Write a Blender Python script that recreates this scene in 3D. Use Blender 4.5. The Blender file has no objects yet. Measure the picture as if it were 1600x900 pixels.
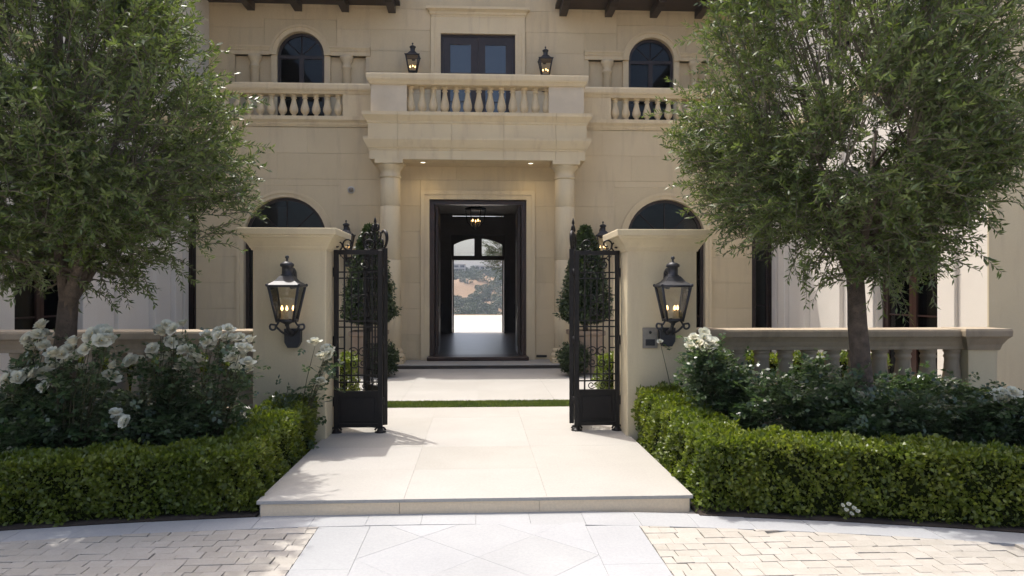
import bpy, math, random
import numpy as np
from mathutils import Vector, Matrix

# ------------------------------------------------------------------ camera, sky, sun, exposure
K = 0.86                      # layout units -> metres
FPX, VPX, HOR, H = 1100.0, 747.0, 455.0, 1.85     # focal length (px of 1600), axis pixel, horizon pixel, eye height
TT = (800 - VPX) / FPX
YAW = math.atan(TT); SN, CS = math.sin(YAW), math.cos(YAW)
SUN = Vector((-0.27, 0.31, 1.0)).normalized()      # towards the sun
SUN_EL = math.asin(SUN.z)

sc = bpy.context.scene
COL = sc.collection
cam_d = bpy.data.cameras.new('camera')
cam = bpy.data.objects.new('camera', cam_d); COL.objects.link(cam)
cam.location = (0, 0, H * K)
cam.rotation_euler = (math.radians(90), 0, -YAW)
cam_d.sensor_width = 36.0
cam_d.lens = FPX / 1600 * 36
cam_d.shift_y = (HOR - 450) / 1600
cam_d.clip_start = 0.05; cam_d.clip_end = 6000
sc.camera = cam

world = bpy.data.worlds.new('World'); sc.world = world; world.use_nodes = True
wn = world.node_tree
bg = wn.nodes['Background']
sky = wn.nodes.new('ShaderNodeTexSky'); sky.sky_type = 'NISHITA'; sky.sun_disc = False
sky.sun_elevation = SUN_EL
sky.sun_rotation = math.atan2(SUN.x, SUN.y)
sky.air_density = 0.8; sky.dust_density = 6.0; sky.ozone_density = 1.0
wn.links.new(sky.outputs[0], bg.inputs[0]); bg.inputs[1].default_value = 0.15

sun_d = bpy.data.lights.new('sun', 'SUN'); sun_d.energy = 2.1; sun_d.angle = math.radians(0.53); sun_d.color = (1.0, 0.965, 0.91)
sun = bpy.data.objects.new('sun', sun_d); COL.objects.link(sun)
sun.rotation_euler = SUN.to_track_quat('Z', 'Y').to_euler()
sun.location = (0, 0, 30)

sc.view_settings.view_transform = 'Standard'; sc.view_settings.look = 'None'
sc.view_settings.gamma = 1.0; sc.view_settings.exposure = 1.12; sc.view_settings.use_curve_mapping = False
sc.render.engine = 'CYCLES'
sc.cycles.use_denoising = True
sc.cycles.max_bounces = 10; sc.cycles.diffuse_bounces = 4; sc.cycles.transparent_max_bounces = 16
sc.cycles.glossy_bounces = 4; sc.cycles.transmission_bounces = 6
sc.cycles.sample_clamp_indirect = 6.0

R = random.Random(7)
RNG = np.random.default_rng(7)

# ------------------------------------------------------------------ pixel helpers
def rat(u):
    w = (u - 800) / FPX
    return (w + TT) / (1 - w * TT)
def W(u, v, y):                       # a pixel on the upright plane at distance y
    x = rat(u) * y
    d = x * SN + y * CS
    return (x, y, H - (v - HOR) / FPX * d)

# ------------------------------------------------------------------ materials
MATS = {}
def nodes_of(name):
    m = bpy.data.materials.new(name); m.use_nodes = True
    nt = m.node_tree; b = nt.nodes['Principled BSDF']
    MATS[name] = m
    return m, nt, b
def ramp2(nt, fac, c0, c1, p0=0.3, p1=0.7):
    r = nt.nodes.new('ShaderNodeValToRGB')
    r.color_ramp.elements[0].position = p0; r.color_ramp.elements[0].color = (*c0, 1)
    r.color_ramp.elements[1].position = p1; r.color_ramp.elements[1].color = (*c1, 1)
    nt.links.new(fac, r.inputs[0]); return r.outputs[0]
def mixc(nt, fac, a, b, mode='MIX'):
    n = nt.nodes.new('ShaderNodeMix'); n.data_type = 'RGBA'; n.blend_type = mode
    for s, v in ((n.inputs[0], fac), (n.inputs[6], a), (n.inputs[7], b)):
        if hasattr(v, 'links'): nt.links.new(v, s)
        else: s.default_value = v if not isinstance(v, tuple) else (*v, 1)
    return n.outputs[2]
def noise(nt, scale, detail=4, rough=0.55, coord='Object', vec_scale=None):
    tc = nt.nodes.new('ShaderNodeTexCoord')
    n = nt.nodes.new('ShaderNodeTexNoise'); n.inputs['Scale'].default_value = scale
    n.inputs['Detail'].default_value = detail; n.inputs['Roughness'].default_value = rough
    src = tc.outputs[coord]
    if vec_scale:
        mp = nt.nodes.new('ShaderNodeMapping'); mp.inputs['Scale'].default_value = vec_scale
        nt.links.new(src, mp.inputs[0]); src = mp.outputs[0]
    nt.links.new(src, n.inputs['Vector'])
    return n.outputs['Fac']
def bump(nt, b, h, strength=0.3, dist=0.01):
    n = nt.nodes.new('ShaderNodeBump'); n.inputs['Strength'].default_value = strength
    n.inputs['Distance'].default_value = dist
    nt.links.new(h, n.inputs['Height']); nt.links.new(n.outputs[0], b.inputs['Normal'])
def solid(name, c0, c1=None, rough=0.7, scale=4.0, fine=60.0, bmp=0.2, bdist=0.004, metal=0.0, per_object=0.0, streak=None, spec=0.5, coord='Object'):
    m, nt, b = nodes_of(name)
    c1 = c1 or tuple(x * 0.8 for x in c0)
    f = noise(nt, scale, 6, 0.6, coord)
    col = ramp2(nt, f, c1, c0, 0.32, 0.68)
    if streak:
        s = noise(nt, 3.0, 5, 0.6, coord, (1.6, 1.6, 0.22))
        col = mixc(nt, ramp2(nt, s, (0, 0, 0), (1, 1, 1), 0.52, 0.75), col, streak)
    fi = noise(nt, fine, 3, 0.6, coord)
    col = mixc(nt, 0.18, col, ramp2(nt, fi, (0.45, 0.45, 0.45), (1, 1, 1), 0.3, 0.65), 'MULTIPLY')
    if per_object:
        oi = nt.nodes.new('ShaderNodeObjectInfo')
        lo = 1 - per_object
        col = mixc(nt, 1.0, col, ramp2(nt, oi.outputs['Random'], (lo, lo, lo * 0.98), (1, 1, 1), 0, 1), 'MULTIPLY')
    nt.links.new(col, b.inputs['Base Color'])
    b.inputs['Roughness'].default_value = rough; b.inputs['Metallic'].default_value = metal
    b.inputs['Specular IOR Level'].default_value = spec
    if bmp: bump(nt, b, fi, bmp, bdist)
    return m
def leafmat(name, c_dark, c_light, under=None, rough=0.42, trans=0.3, tcol=None, spec=0.5):
    m, nt, b = nodes_of(name)
    g = nt.nodes.new('ShaderNodeNewGeometry')
    col = ramp2(nt, g.outputs['Random Per Island'], c_dark, c_light, 0.0, 1.0)
    big = noise(nt, 1.7, 3)
    col = mixc(nt, 1.0, col, ramp2(nt, big, (0.72, 0.78, 0.72), (1.12, 1.05, 0.95), 0.35, 0.65), 'MULTIPLY')
    if under: col = mixc(nt, g.outputs['Backfacing'], col, under)
    nt.links.new(col, b.inputs['Base Color'])
    b.inputs['Roughness'].default_value = rough
    b.inputs['Specular IOR Level'].default_value = spec
    t = nt.nodes.new('ShaderNodeBsdfTranslucent')
    tc = mixc(nt, 1.0, col, tcol or (1.5, 1.7, 0.7), 'MULTIPLY'); nt.links.new(tc, t.inputs[0])
    mx = nt.nodes.new('ShaderNodeMixShader'); mx.inputs[0].default_value = trans
    nt.links.new(b.outputs[0], mx.inputs[1]); nt.links.new(t.outputs[0], mx.inputs[2])
    out = [n for n in nt.nodes if n.type == 'OUTPUT_MATERIAL'][0]
    nt.links.new(mx.outputs[0], out.inputs[0])
    return m
def glassmat(name, tint, refl_min=0.05, rough=0.0, ior=1.5):
    m, nt, b = nodes_of(name)
    tr = nt.nodes.new('ShaderNodeBsdfTransparent'); tr.inputs[0].default_value = (*tint, 1)
    gl = nt.nodes.new('ShaderNodeBsdfGlossy'); gl.inputs['Roughness'].default_value = rough
    fr = nt.nodes.new('ShaderNodeFresnel'); fr.inputs[0].default_value = ior
    ad = nt.nodes.new('ShaderNodeMath'); ad.operation = 'ADD'; ad.inputs[1].default_value = refl_min; ad.use_clamp = True
    nt.links.new(fr.outputs[0], ad.inputs[0])
    mx = nt.nodes.new('ShaderNodeMixShader'); nt.links.new(ad.outputs[0], mx.inputs[0])
    nt.links.new(tr.outputs[0], mx.inputs[1]); nt.links.new(gl.outputs[0], mx.inputs[2])
    out = [n for n in nt.nodes if n.type == 'OUTPUT_MATERIAL'][0]
    nt.links.new(mx.outputs[0], out.inputs[0]); nt.nodes.remove(b)
    return m
def emit(name, col, st):
    m, nt, b = nodes_of(name)
    b.inputs['Base Color'].default_value = (*col, 1)
    b.inputs['Emission Color'].default_value = (*col, 1); b.inputs['Emission Strength'].default_value = st
    return m

risermat = solid('riser_stone', (0.72, 0.585, 0.41), (0.67, 0.54, 0.375), 0.8, 2, 60, 0.2, 0.002)
limestone = solid('limestone', (0.68, 0.56, 0.365), (0.64, 0.52, 0.335), 0.8, 1.6, 70, 0.2, 0.003, per_object=0.09, streak=(0.56, 0.455, 0.305))
trimstone = solid('trim_limestone', (0.70, 0.58, 0.375), (0.66, 0.54, 0.345), 0.78, 2.0, 80, 0.2, 0.003, streak=(0.55, 0.435, 0.285))
mortar = solid('mortar', (0.54, 0.445, 0.305), None, 0.9, 3, 50)
stucco = solid('stucco', (0.63, 0.54, 0.36), (0.59, 0.50, 0.33), 0.88, 1.3, 130, 0.35, 0.003, streak=(0.53, 0.44, 0.30))
whitestucco = solid('white_stucco', (0.74, 0.69, 0.61), (0.70, 0.65, 0.57), 0.9, 1.3, 130, 0.3, 0.003)
pedestalstucco = solid('pedestal_stucco', (0.70, 0.60, 0.45), None, 0.9, 1.3, 130, 0.3, 0.003)
slabmat = solid('cream_paving', (0.375, 0.358, 0.328), (0.338, 0.321, 0.29), 0.75, 1.2, 45, 0.12, 0.002, per_object=0.07)
drivemat = solid('white_drive_slab', (0.335, 0.34, 0.346), (0.295, 0.30, 0.307), 0.75, 1.3, 50, 0.12, 0.002, per_object=0.05)
cobblemat = solid('tumbled_paver', (0.39, 0.362, 0.32), (0.345, 0.318, 0.276), 0.85, 9.0, 70, 0.4, 0.004, per_object=0.12)
jointmat = solid('sandy_joint', (0.42, 0.385, 0.33), None, 0.95, 8, 80)
balumat = solid('cast_stone', (0.36, 0.295, 0.21), (0.29, 0.235, 0.165), 0.85, 3, 70, 0.3, 0.003, streak=(0.21, 0.17, 0.12))  # base colour darkened to carry the shade on the garden balustrades
soil = solid('soil', (0.045, 0.032, 0.022), (0.02, 0.014, 0.01), 0.95, 12, 60, 0.8, 0.02)
iron = solid('iron', (0.011, 0.0085, 0.0075), (0.006, 0.005, 0.0045), 0.5, 12, 90, 0.15, 0.001, metal=0.0, spec=0.3)
lampmetal = solid('lamp_metal', (0.035, 0.036, 0.042), (0.016, 0.016, 0.018), 0.5, 9, 60, 0.1, 0.001, metal=0.15)
darkwood = solid('dark_wood', (0.035, 0.02, 0.014), (0.018, 0.010, 0.008), 0.4, 5, 40, 0.2, 0.002)
redwood = solid('red_wood', (0.045, 0.018, 0.012), (0.022, 0.010, 0.007), 0.35, 5, 40, 0.2, 0.002)
foyerwall = solid('foyer_plaster', (0.26, 0.24, 0.22), None, 0.8, 2, 50)
foyerfloor = solid('foyer_floor', (0.17, 0.14, 0.12), (0.12, 0.10, 0.085), 0.3, 3, 30, 0.03, 0.001, spec=0.4)
interior = solid('interior_wall', (0.16, 0.14, 0.12), None, 0.85, 2, 50)
porchstone = solid('dark_step', (0.10, 0.08, 0.065), (0.06, 0.05, 0.04), 0.7, 5, 50)
potmat = solid('planter_clay', (0.36, 0.27, 0.19), (0.28, 0.20, 0.14), 0.85, 5, 60)
bark = solid('bark', (0.13, 0.10, 0.075), (0.06, 0.045, 0.033), 0.95, 14, 45, 0.9, 0.02)
twigmat = solid('twig_bark', (0.16, 0.14, 0.10), (0.08, 0.07, 0.05), 0.9, 14, 45, 0)
rosestem = solid('rose_stem', (0.07, 0.09, 0.035), (0.06, 0.035, 0.02), 0.7, 10, 45, 0)
glass = glassmat('window_glass', (0.6, 0.65, 0.65), 0.0, 0.0, 1.36)
skyglass = glassmat('coated_glass', (0.5, 0.55, 0.58), 0.07)
lampglass = glassmat('lamp_glass', (0.97, 0.97, 0.95), 0.0)
flamemat = emit('flame', (1.0, 0.60, 0.24), 3.2)
bulbmat = emit('downlight', (1.0, 0.85, 0.6), 1.6)
candlemat = solid('candle', (0.55, 0.48, 0.36), None, 0.6, 4, 40, 0)
steel = solid('brushed_steel', (0.32, 0.29, 0.25), (0.25, 0.23, 0.2), 0.45, 30, 80, 0.1, 0.001, metal=0.7)
blackplastic = solid('black_plastic', (0.02, 0.02, 0.02), None, 0.4, 10, 50, 0)
whiteplastic = solid('white_plastic', (0.6, 0.6, 0.58), None, 0.4, 10, 50, 0)
rooftile = solid('roof_tile', (0.30, 0.14, 0.08), (0.2, 0.09, 0.05), 0.85, 6, 40)
olive = leafmat('olive_leaf', (0.038, 0.066, 0.014), (0.14, 0.185, 0.047), (0.115, 0.15, 0.062), 0.4, 0.26, (1.35, 1.45, 0.45), 0.4)
boxleaf = leafmat('box_leaf', (0.07, 0.105, 0.013), (0.185, 0.22, 0.034), None, 0.4, 0.35, (1.5, 1.6, 0.5))
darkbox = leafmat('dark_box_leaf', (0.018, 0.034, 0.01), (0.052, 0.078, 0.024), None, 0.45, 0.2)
roseleaf = leafmat('rose_leaf', (0.02, 0.046, 0.017), (0.075, 0.115, 0.043), (0.08, 0.11, 0.06), 0.3, 0.22, (1.3, 1.6, 0.6))
petal = leafmat('rose_petal', (0.80, 0.78, 0.71), (0.88, 0.87, 0.82), None, 0.6, 0.35, (1.0, 0.98, 0.9), 0.3)
stamen = solid('rose_heart', (0.55, 0.42, 0.12), (0.4, 0.28, 0.08), 0.8, 30, 60, 0)
grassmat = leafmat('grass_blade', (0.075, 0.105, 0.03), (0.15, 0.18, 0.06), None, 0.5, 0.4)
hedgecore = solid('hedge_shade_core', (0.016, 0.022, 0.006), (0.008, 0.011, 0.003), 1.0, 20, 60, 0.5, 0.02, spec=0.0)  # near-black, puts the shade deep inside the foliage into the colour
farleaf = leafmat('far_leaf', (0.028, 0.045, 0.016), (0.055, 0.075, 0.026), None, 0.6, 0.15)
m, nt, b = nodes_of('terrain')
f = noise(nt, 0.03, 6, 0.6); f2 = noise(nt, 0.9, 5, 0.6)
col = ramp2(nt, f, (0.17, 0.105, 0.052), (0.22, 0.14, 0.072), 0.4, 0.6)
col = mixc(nt, 0.4, col, ramp2(nt, f2, (0.5, 0.5, 0.45), (1, 1, 1), 0.35, 0.6), 'MULTIPLY')
nt.links.new(col, b.inputs['Base Color']); b.inputs['Roughness'].default_value = 0.95
terrainmat = m
farwhite = solid('far_house_wall', (0.68, 0.65, 0.60), None, 0.9, 0.3, 5, 0)
farglass = solid('far_window', (0.05, 0.06, 0.07), None, 0.2, 0.3, 5, 0)

# ------------------------------------------------------------------ mesh building
ORG = {}
class MB:
    def __init__(s): s.v = []; s.f = []; s.sm = []
    def add(s, vs, fs, smooth=False):
        n = len(s.v); s.v.extend(tuple(p) for p in vs)
        for f in fs: s.f.append(tuple(i + n for i in f)); s.sm.append(smooth)
        return s
    def box(s, x0, x1, y0, y1, z0, z1, c=0.0):
        if x1 < x0: x0, x1 = x1, x0
        if c <= 0:
            vs = [(x, y, z) for x in (x0, x1) for y in (y0, y1) for z in (z0, z1)]
            return s.add(vs, [(0, 1, 3, 2), (4, 6, 7, 5), (0, 4, 5, 1), (2, 3, 7, 6), (0, 2, 6, 4), (1, 5, 7, 3)])
        # chamfered on every edge
        vs = []; idx = {}
        X = (x0, x1); Y = (y0, y1); Z = (z0, z1)
        for i in (0, 1):
            for j in (0, 1):
                for k in (0, 1):
                    sx, sy, sz = (1 - 2 * i) * c, (1 - 2 * j) * c, (1 - 2 * k) * c
                    idx[i, j, k, 0] = len(vs); vs.append((X[i], Y[j] + sy, Z[k] + sz))
                    idx[i, j, k, 1] = len(vs); vs.append((X[i] + sx, Y[j], Z[k] + sz))
                    idx[i, j, k, 2] = len(vs); vs.append((X[i] + sx, Y[j] + sy, Z[k]))
        fs = []
        q = ((0, 0), (1, 0), (1, 1), (0, 1))
        for i in (0, 1):
            a = [idx[i, j, k, 0] for j, k in q]; fs.append(a if i else a[::-1])
            a = [idx[j, i, k, 1] for j, k in q]; fs.append(a[::-1] if i else a)
            a = [idx[j, k, i, 2] for j, k in q]; fs.append(a if i else a[::-1])
        for j in (0, 1):
            for k in (0, 1):
                e = [idx[0, j, k, 1], idx[1, j, k, 1], idx[1, j, k, 2], idx[0, j, k, 2]]; fs.append(e if (j ^ k) == 0 else e[::-1])
                e = [idx[j, 0, k, 0], idx[j, 1, k, 0], idx[j, 1, k, 2], idx[j, 0, k, 2]]; fs.append(e[::-1] if (j ^ k) == 0 else e)
                e = [idx[j, k, 0, 0], idx[j, k, 1, 0], idx[j, k, 1, 1], idx[j, k, 0, 1]]; fs.append(e if (j ^ k) == 0 else e[::-1])
        for i in (0, 1):
            for j in (0, 1):
                for k in (0, 1):
                    t = [idx[i, j, k, 0], idx[i, j, k, 1], idx[i, j, k, 2]]
                    fs.append(t if (i + j + k) % 2 else t[::-1])
        return s.add(vs, fs)
    def tube(s, pts, rad, n=8, cap=True, smooth=True):
        pts = [Vector(p) for p in pts]
        if not hasattr(rad, '__len__'): rad = [rad] * len(pts)
        base = len(s.v); up = None; rings = []
        for i, p in enumerate(pts):
            t = (pts[min(i + 1, len(pts) - 1)] - pts[max(i - 1, 0)])
            t = t.normalized() if t.length > 1e-9 else Vector((0, 0, 1))
            if up is None: up = Vector((0, 1, 0)) if abs(t.y) < 0.9 else Vector((1, 0, 0))
            a = (up - t * up.dot(t)).normalized(); up = a; b_ = t.cross(a)
            rings.append([p + (a * math.cos(2 * math.pi * k / n) + b_ * math.sin(2 * math.pi * k / n)) * rad[i] for k in range(n)])
        vs = [q for r in rings for q in r]; fs = []
        for i in range(len(pts) - 1):
            for k in range(n):
                fs.append((i * n + k, i * n + (k + 1) % n, (i + 1) * n + (k + 1) % n, (i + 1) * n + k))
        s.add(vs, fs, smooth)
        if cap:
            L = (len(pts) - 1) * n
            s.add([], []); s.f.append(tuple(base + k for k in range(n))[::-1]); s.sm.append(False)
            s.f.append(tuple(base + L + k for k in range(n))); s.sm.append(False)
        return s
    def lathe(s, prof, c=(0, 0, 0), n=12, smooth=True, square=False):
        base = len(s.v); vs = []; fs = []
        for r, z in prof:
            for k in range(n):
                a = 2 * math.pi * (k + (0.5 if square else 0)) / n
                q = r * (math.sqrt(2) if square else 1)
                vs.append((c[0] + q * math.cos(a), c[1] + q * math.sin(a), c[2] + z))
        for i in range(len(prof) - 1):
            for k in range(n):
                fs.append((i * n + k, i * n + (k + 1) % n, (i + 1) * n + (k + 1) % n, (i + 1) * n + k))
        fs.append(tuple(range(n))[::-1]); L = (len(prof) - 1) * n; fs.append(tuple(L + k for k in range(n)))
        return s.add(vs, fs, smooth)
    def prism(s, poly, y0, y1):                       # polygon in x,z pushed along y
        n = len(poly)
        vs = [(x, y0, z) for x, z in poly] + [(x, y1, z) for x, z in poly]
        fs = [tuple(range(n)), tuple(range(2 * n - 1, n - 1, -1))] + [(i, i + n, (i + 1) % n + n, (i + 1) % n) for i in range(n)]
        return s.add(vs, fs)
    def flat(s, poly, z0, z1, c=0.0):                 # convex polygon in x,y from z0 to z1, chamfered top
        n = len(poly)
        if c:
            cx = sum(p[0] for p in poly) / n; cy = sum(p[1] for p in poly) / n
            def ins(p):
                d = math.hypot(p[0] - cx, p[1] - cy) or 1
                return (p[0] - (p[0] - cx) / d * c, p[1] - (p[1] - cy) / d * c)
            vs = [(x, y, z0) for x, y in poly] + [(x, y, z1 - c) for x, y in poly] + [(*ins(p), z1) for p in poly]
            fs = [(i + o, (i + 1) % n + o, (i + 1) % n + n + o, i + n + o) for o in (0, n) for i in range(n)] + [tuple(range(2 * n, 3 * n))]
        else:
            vs = [(x, y, z0) for x, y in poly] + [(x, y, z1) for x, y in poly]
            fs = [(i, (i + 1) % n, (i + 1) % n + n, i + n) for i in range(n)] + [tuple(range(n, 2 * n)), tuple(range(n))[::-1]]
        return s.add(vs, fs)
    def stone(s, x0, x1, z0, z1, yf, yb, c=0.012):    # a wall block facing -y with chamfered face edges
        vs = [(x, yb, z) for x, z in ((x0, z0), (x1, z0), (x1, z1), (x0, z1))] + \
             [(x, yf + c, z) for x, z in ((x0, z0), (x1, z0), (x1, z1), (x0, z1))] + \
             [(x, yf, z) for x, z in ((x0 + c, z0 + c), (x1 - c, z0 + c), (x1 - c, z1 - c), (x0 + c, z1 - c))]
        fs = [(i + o, (i + 1) % 4 + o, (i + 1) % 4 + 4 + o, i + 4 + o) for o in (0, 4) for i in range(4)] + [(8, 9, 10, 11), (3, 2, 1, 0)]
        return s.add(vs, fs)
    def sweep(s, path, prof, smooth=False):           # closed profile (out, z) along an x,y path, mitred; out is to the right of travel
        P = [Vector((p[0], p[1])) for p in path]; n = len(P); m_ = len(prof); vs = []
        for i, p in enumerate(P):
            ns = []
            if i > 0: d = (P[i] - P[i - 1]).normalized(); ns.append(Vector((d.y, -d.x)))
            if i < n - 1: d = (P[i + 1] - P[i]).normalized(); ns.append(Vector((d.y, -d.x)))
            if len(ns) == 2:
                b_ = (ns[0] + ns[1]).normalized(); nn = b_ / max(0.2, b_.dot(ns[0]))
            else: nn = ns[0]
            for o, z in prof: vs.append((p.x + nn.x * o, p.y + nn.y * o, z))
        fs = []
        for i in range(n - 1):
            for k in range(m_):
                fs.append((i * m_ + k, i * m_ + (k + 1) % m_, (i + 1) * m_ + (k + 1) % m_, (i + 1) * m_ + k))
        fs.append(tuple(range(m_))); fs.append(tuple((n - 1) * m_ + k for k in range(m_))[::-1])
        return s.add(vs, fs, smooth)
    def mesh(s, name, org=(0, 0, 0), mat=None):
        me = bpy.data.meshes.new(name)
        o = org
        me.from_pydata([((x - o[0]) * K, (y - o[1]) * K, (z - o[2]) * K) for x, y, z in s.v], [], s.f)
        me.polygons.foreach_set('use_smooth', s.sm)
        me.update()
        import bmesh
        bm = bmesh.new(); bm.from_mesh(me); bmesh.ops.recalc_face_normals(bm, faces=bm.faces); bm.to_mesh(me); bm.free()
        if mat: me.materials.append(mat)
        return me

def link(name, me, parent=None, loc=(0, 0, 0), rotz=0.0, scale=1.0):
    o = bpy.data.objects.new(name, me); COL.objects.link(o)
    o.location = tuple(c * K for c in loc); o.rotation_euler = (0, 0, rotz)
    o.scale = (scale,) * 3 if not hasattr(scale, '__len__') else scale
    if parent: o.parent = parent
    return o
def tag(o, label=None, cat=None, group=None, kind=None):
    if label: o['label'] = label
    if cat: o['category'] = cat
    if group: o['group'] = group
    if kind: o['kind'] = kind
    return o
def thing(name, label, cat, loc=(0, 0, 0), group=None):
    o = bpy.data.objects.new(name, None); COL.objects.link(o); o.empty_display_size = 0.2
    o.location = tuple(c * K for c in loc); ORG[o.name] = tuple(loc)
    return tag(o, label, cat, group)
def part(mb, name, mat, parent):                      # mb in layout coordinates; origin of the thing is taken off
    og = ORG.get(parent.name, (0, 0, 0)) if parent else (0, 0, 0)
    o = link(name, mb.mesh(name, og, mat), parent); ORG[o.name] = og
    return o
def struct(mb, name, mat):
    o = part(mb, name, mat, None); o['kind'] = 'structure'; return o
def dup(root, loc, rotz=0.0, label=None, scale=1.0):
    def cp(o, par):
        c = o.copy(); COL.objects.link(c); c.parent = par
        for ch in list(o.children): cp(ch, c)
        return c
    r = cp(root, None); r.location = tuple(c * K for c in loc); r.rotation_euler = (0, 0, rotz); r.scale = (scale,) * 3
    if label: r['label'] = label
    return r
def quads(name, V, mat, nper=4, smooth=False):        # V: (n, nper, 3) -> n loose polygons
    V = np.asarray(V, dtype=np.float32) * K
    n = len(V); me = bpy.data.meshes.new(name)
    me.vertices.add(n * nper); me.vertices.foreach_set('co', V.reshape(-1))
    me.loops.add(n * nper); me.loops.foreach_set('vertex_index', np.arange(n * nper, dtype=np.int32))
    me.polygons.add(n); me.polygons.foreach_set('loop_start', np.arange(0, n * nper, nper, dtype=np.int32))
    me.polygons.foreach_set('loop_total', np.full(n, nper, dtype=np.int32))
    me.update(calc_edges=True); me.validate()
    me.materials.append(mat)
    return me
def unit(a): return a / np.maximum(np.linalg.norm(a, axis=-1, keepdims=True), 1e-9)
def leaves(P, D, L, Wd, N=None, fold=0.15):
    """rhombic leaves: P base points, D directions, L lengths, Wd widths; N preferred face normals"""
    n = len(P); D = unit(D)
    if N is None: N = RNG.normal(size=(n, 3))
    S = unit(np.cross(D, N)); U = unit(np.cross(S, D))
    L = np.asarray(L).reshape(-1, 1); Wd = np.asarray(Wd).reshape(-1, 1)
    mid = P + D * L * 0.45
    a = mid + S * Wd * 0.5 + U * Wd * fold; b_ = mid - S * Wd * 0.5 + U * Wd * fold
    return np.stack([P, a, P + D * L, b_], axis=1)

# ------------------------------------------------------------------ terrain, courtyard, drive
def sstep(a, b_, x):
    t = np.clip((x - a) / (b_ - a), 0, 1); return t * t * (3 - 2 * t)
def terrain_z(x, y):
    z = -0.20 + np.zeros_like(x)
    z = z + (-30.0) * sstep(58, 200, y)
    t = [(200, -30.2), (380, -24), (455, -13.5), (525, -3.0), (585, 11.0), (645, 18.0), (720, 20), (900, 21), (2500, 22)]
    zi = np.interp(y, [a for a, _ in t], [c for _, c in t])
    z = np.where(y > 200, zi, z)
    return z + np.where(y > 60, np.minimum((y - 60) / 60, 1) * (1.1 * np.sin(x * 0.05 + y * 0.021) + 0.7 * np.sin(x * 0.13 - y * 0.06)), 0)
xs = np.concatenate([np.linspace(-1500, -160, 12), np.linspace(-140, 140, 57), np.linspace(160, 1500, 12)])
ys = np.concatenate([np.linspace(-1500, 40, 12), np.linspace(58, 200, 16), np.linspace(210, 760, 90), np.linspace(800, 2500, 12)])
X, Y = np.meshgrid(xs, ys); Z = terrain_z(X, Y)
mb = MB(); nx = len(xs)
mb.add(np.stack([X, Y, Z], -1).reshape(-1, 3).tolist(), [(j * nx + i, j * nx + i + 1, (j + 1) * nx + i + 1, (j + 1) * nx + i) for j in range(len(ys) - 1) for i in range(nx - 1)], True)
struct(mb, 'terrain', terrainmat)

DZ = -0.135                                            # drive level
def yedge(x): return 6.33 - (x + 0.7) ** 2 / 35.0      # where planting and drive meet
mb = MB(); mb.box(-40, 40, -40, 6.9, -0.19, DZ - 0.02)
drive = struct(mb, 'driveway', jointmat)
ORG[drive.name] = (0, 0, 0)

def clip(poly, a, b_, c):                              # keep a*x+b*y<=c
    out = []
    for i in range(len(poly)):
        p, q = poly[i], poly[(i + 1) % len(poly)]
        dp, dq = a * p[0] + b_ * p[1] - c, a * q[0] + b_ * q[1] - c
        if dp <= 0: out.append(p)
        if (dp < 0 < dq) or (dq < 0 < dp):
            t = dp / (dp - dq); out.append((p[0] + (q[0] - p[0]) * t, p[1] + (q[1] - p[1]) * t))
    return out
def area(p): return abs(sum(p[i][0] * p[(i + 1) % len(p)][1] - p[(i + 1) % len(p)][0] * p[i][1] for i in range(len(p)))) / 2
def shrink(poly, g):                                   # pull a convex polygon in by g
    n = len(poly); s_ = sum(poly[i][0] * poly[(i + 1) % n][1] - poly[(i + 1) % n][0] * poly[i][1] for i in range(n))
    if s_ < 0: poly = poly[::-1]
    out = list(poly)
    for i in range(n):
        p, q = poly[i], poly[(i + 1) % n]; d = (q[0] - p[0], q[1] - p[1]); l = math.hypot(*d)
        if l < 1e-6: continue
        nx_, ny_ = d[1] / l, -d[0] / l
        out = clip(out, nx_, ny_, nx_ * p[0] + ny_ * p[1] - g)
        if len(out) < 3: return []
    return out
BW = 0.31                                              # width of the border course
def paver(poly, name, mat, z=DZ, g=0.001, c=0.0012, jz=0.0):
    poly = shrink(poly, g)
    if len(poly) < 3 or area(poly) < 0.002: return
    mb = MB(); mb.flat(poly, DZ - 0.03, z + jz, c); part(mb, name, mat, drive)
# border course along the planting
step = 0.47
x = -6.6
while x < 6.9:
    x1 = x + step
    if x1 < -1.33 or x > 1.37 or True:
        lo = [(x, yedge(x) - BW), (x1, yedge(x1) - BW), (x1, yedge(x1) + (0.06 if abs(x) < 2.1 else 0.0)), (x, yedge(x) + (0.06 if abs(x) < 2.1 else 0))]
        paver(lo, 'border_slab', drivemat, jz=R.uniform(-0.001, 0.001))
    x = x1
# middle band: side strips and diagonal slabs
for sx0, sx1 in ((-1.34, -0.91), (0.91, 1.36)):
    y = 6.0
    while y > 2.5:
        y0 = y - 0.92
        top = min(y, yedge((sx0 + sx1) / 2) - BW)
        paver([(sx0, y0), (sx1, y0), (sx1, top), (sx0, top)], 'drive_slab', drivemat, jz=R.uniform(-0.001, 0.001)); y = y0
S2 = 0.455
for i in range(-9, 10):
    for j in range(-9, 10):
        if (i + j) % 2: continue
        cx, cy = 0.455 + i * S2, 5.26 + j * S2
        poly = [(cx - S2, cy), (cx, cy - S2), (cx + S2, cy), (cx, cy + S2)]
        for a, b_, c in ((1, 0, 0.91), (-1, 0, 0.91), (0, 1, 6.315 - BW), (0, -1, -2.8)):
            poly = clip(poly, a, b_, c)
            if len(poly) < 3: break
        if len(poly) >= 3 and area(poly) > 0.004: paver(poly, 'diagonal_slab', drivemat, jz=R.uniform(-0.001, 0.001))
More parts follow.
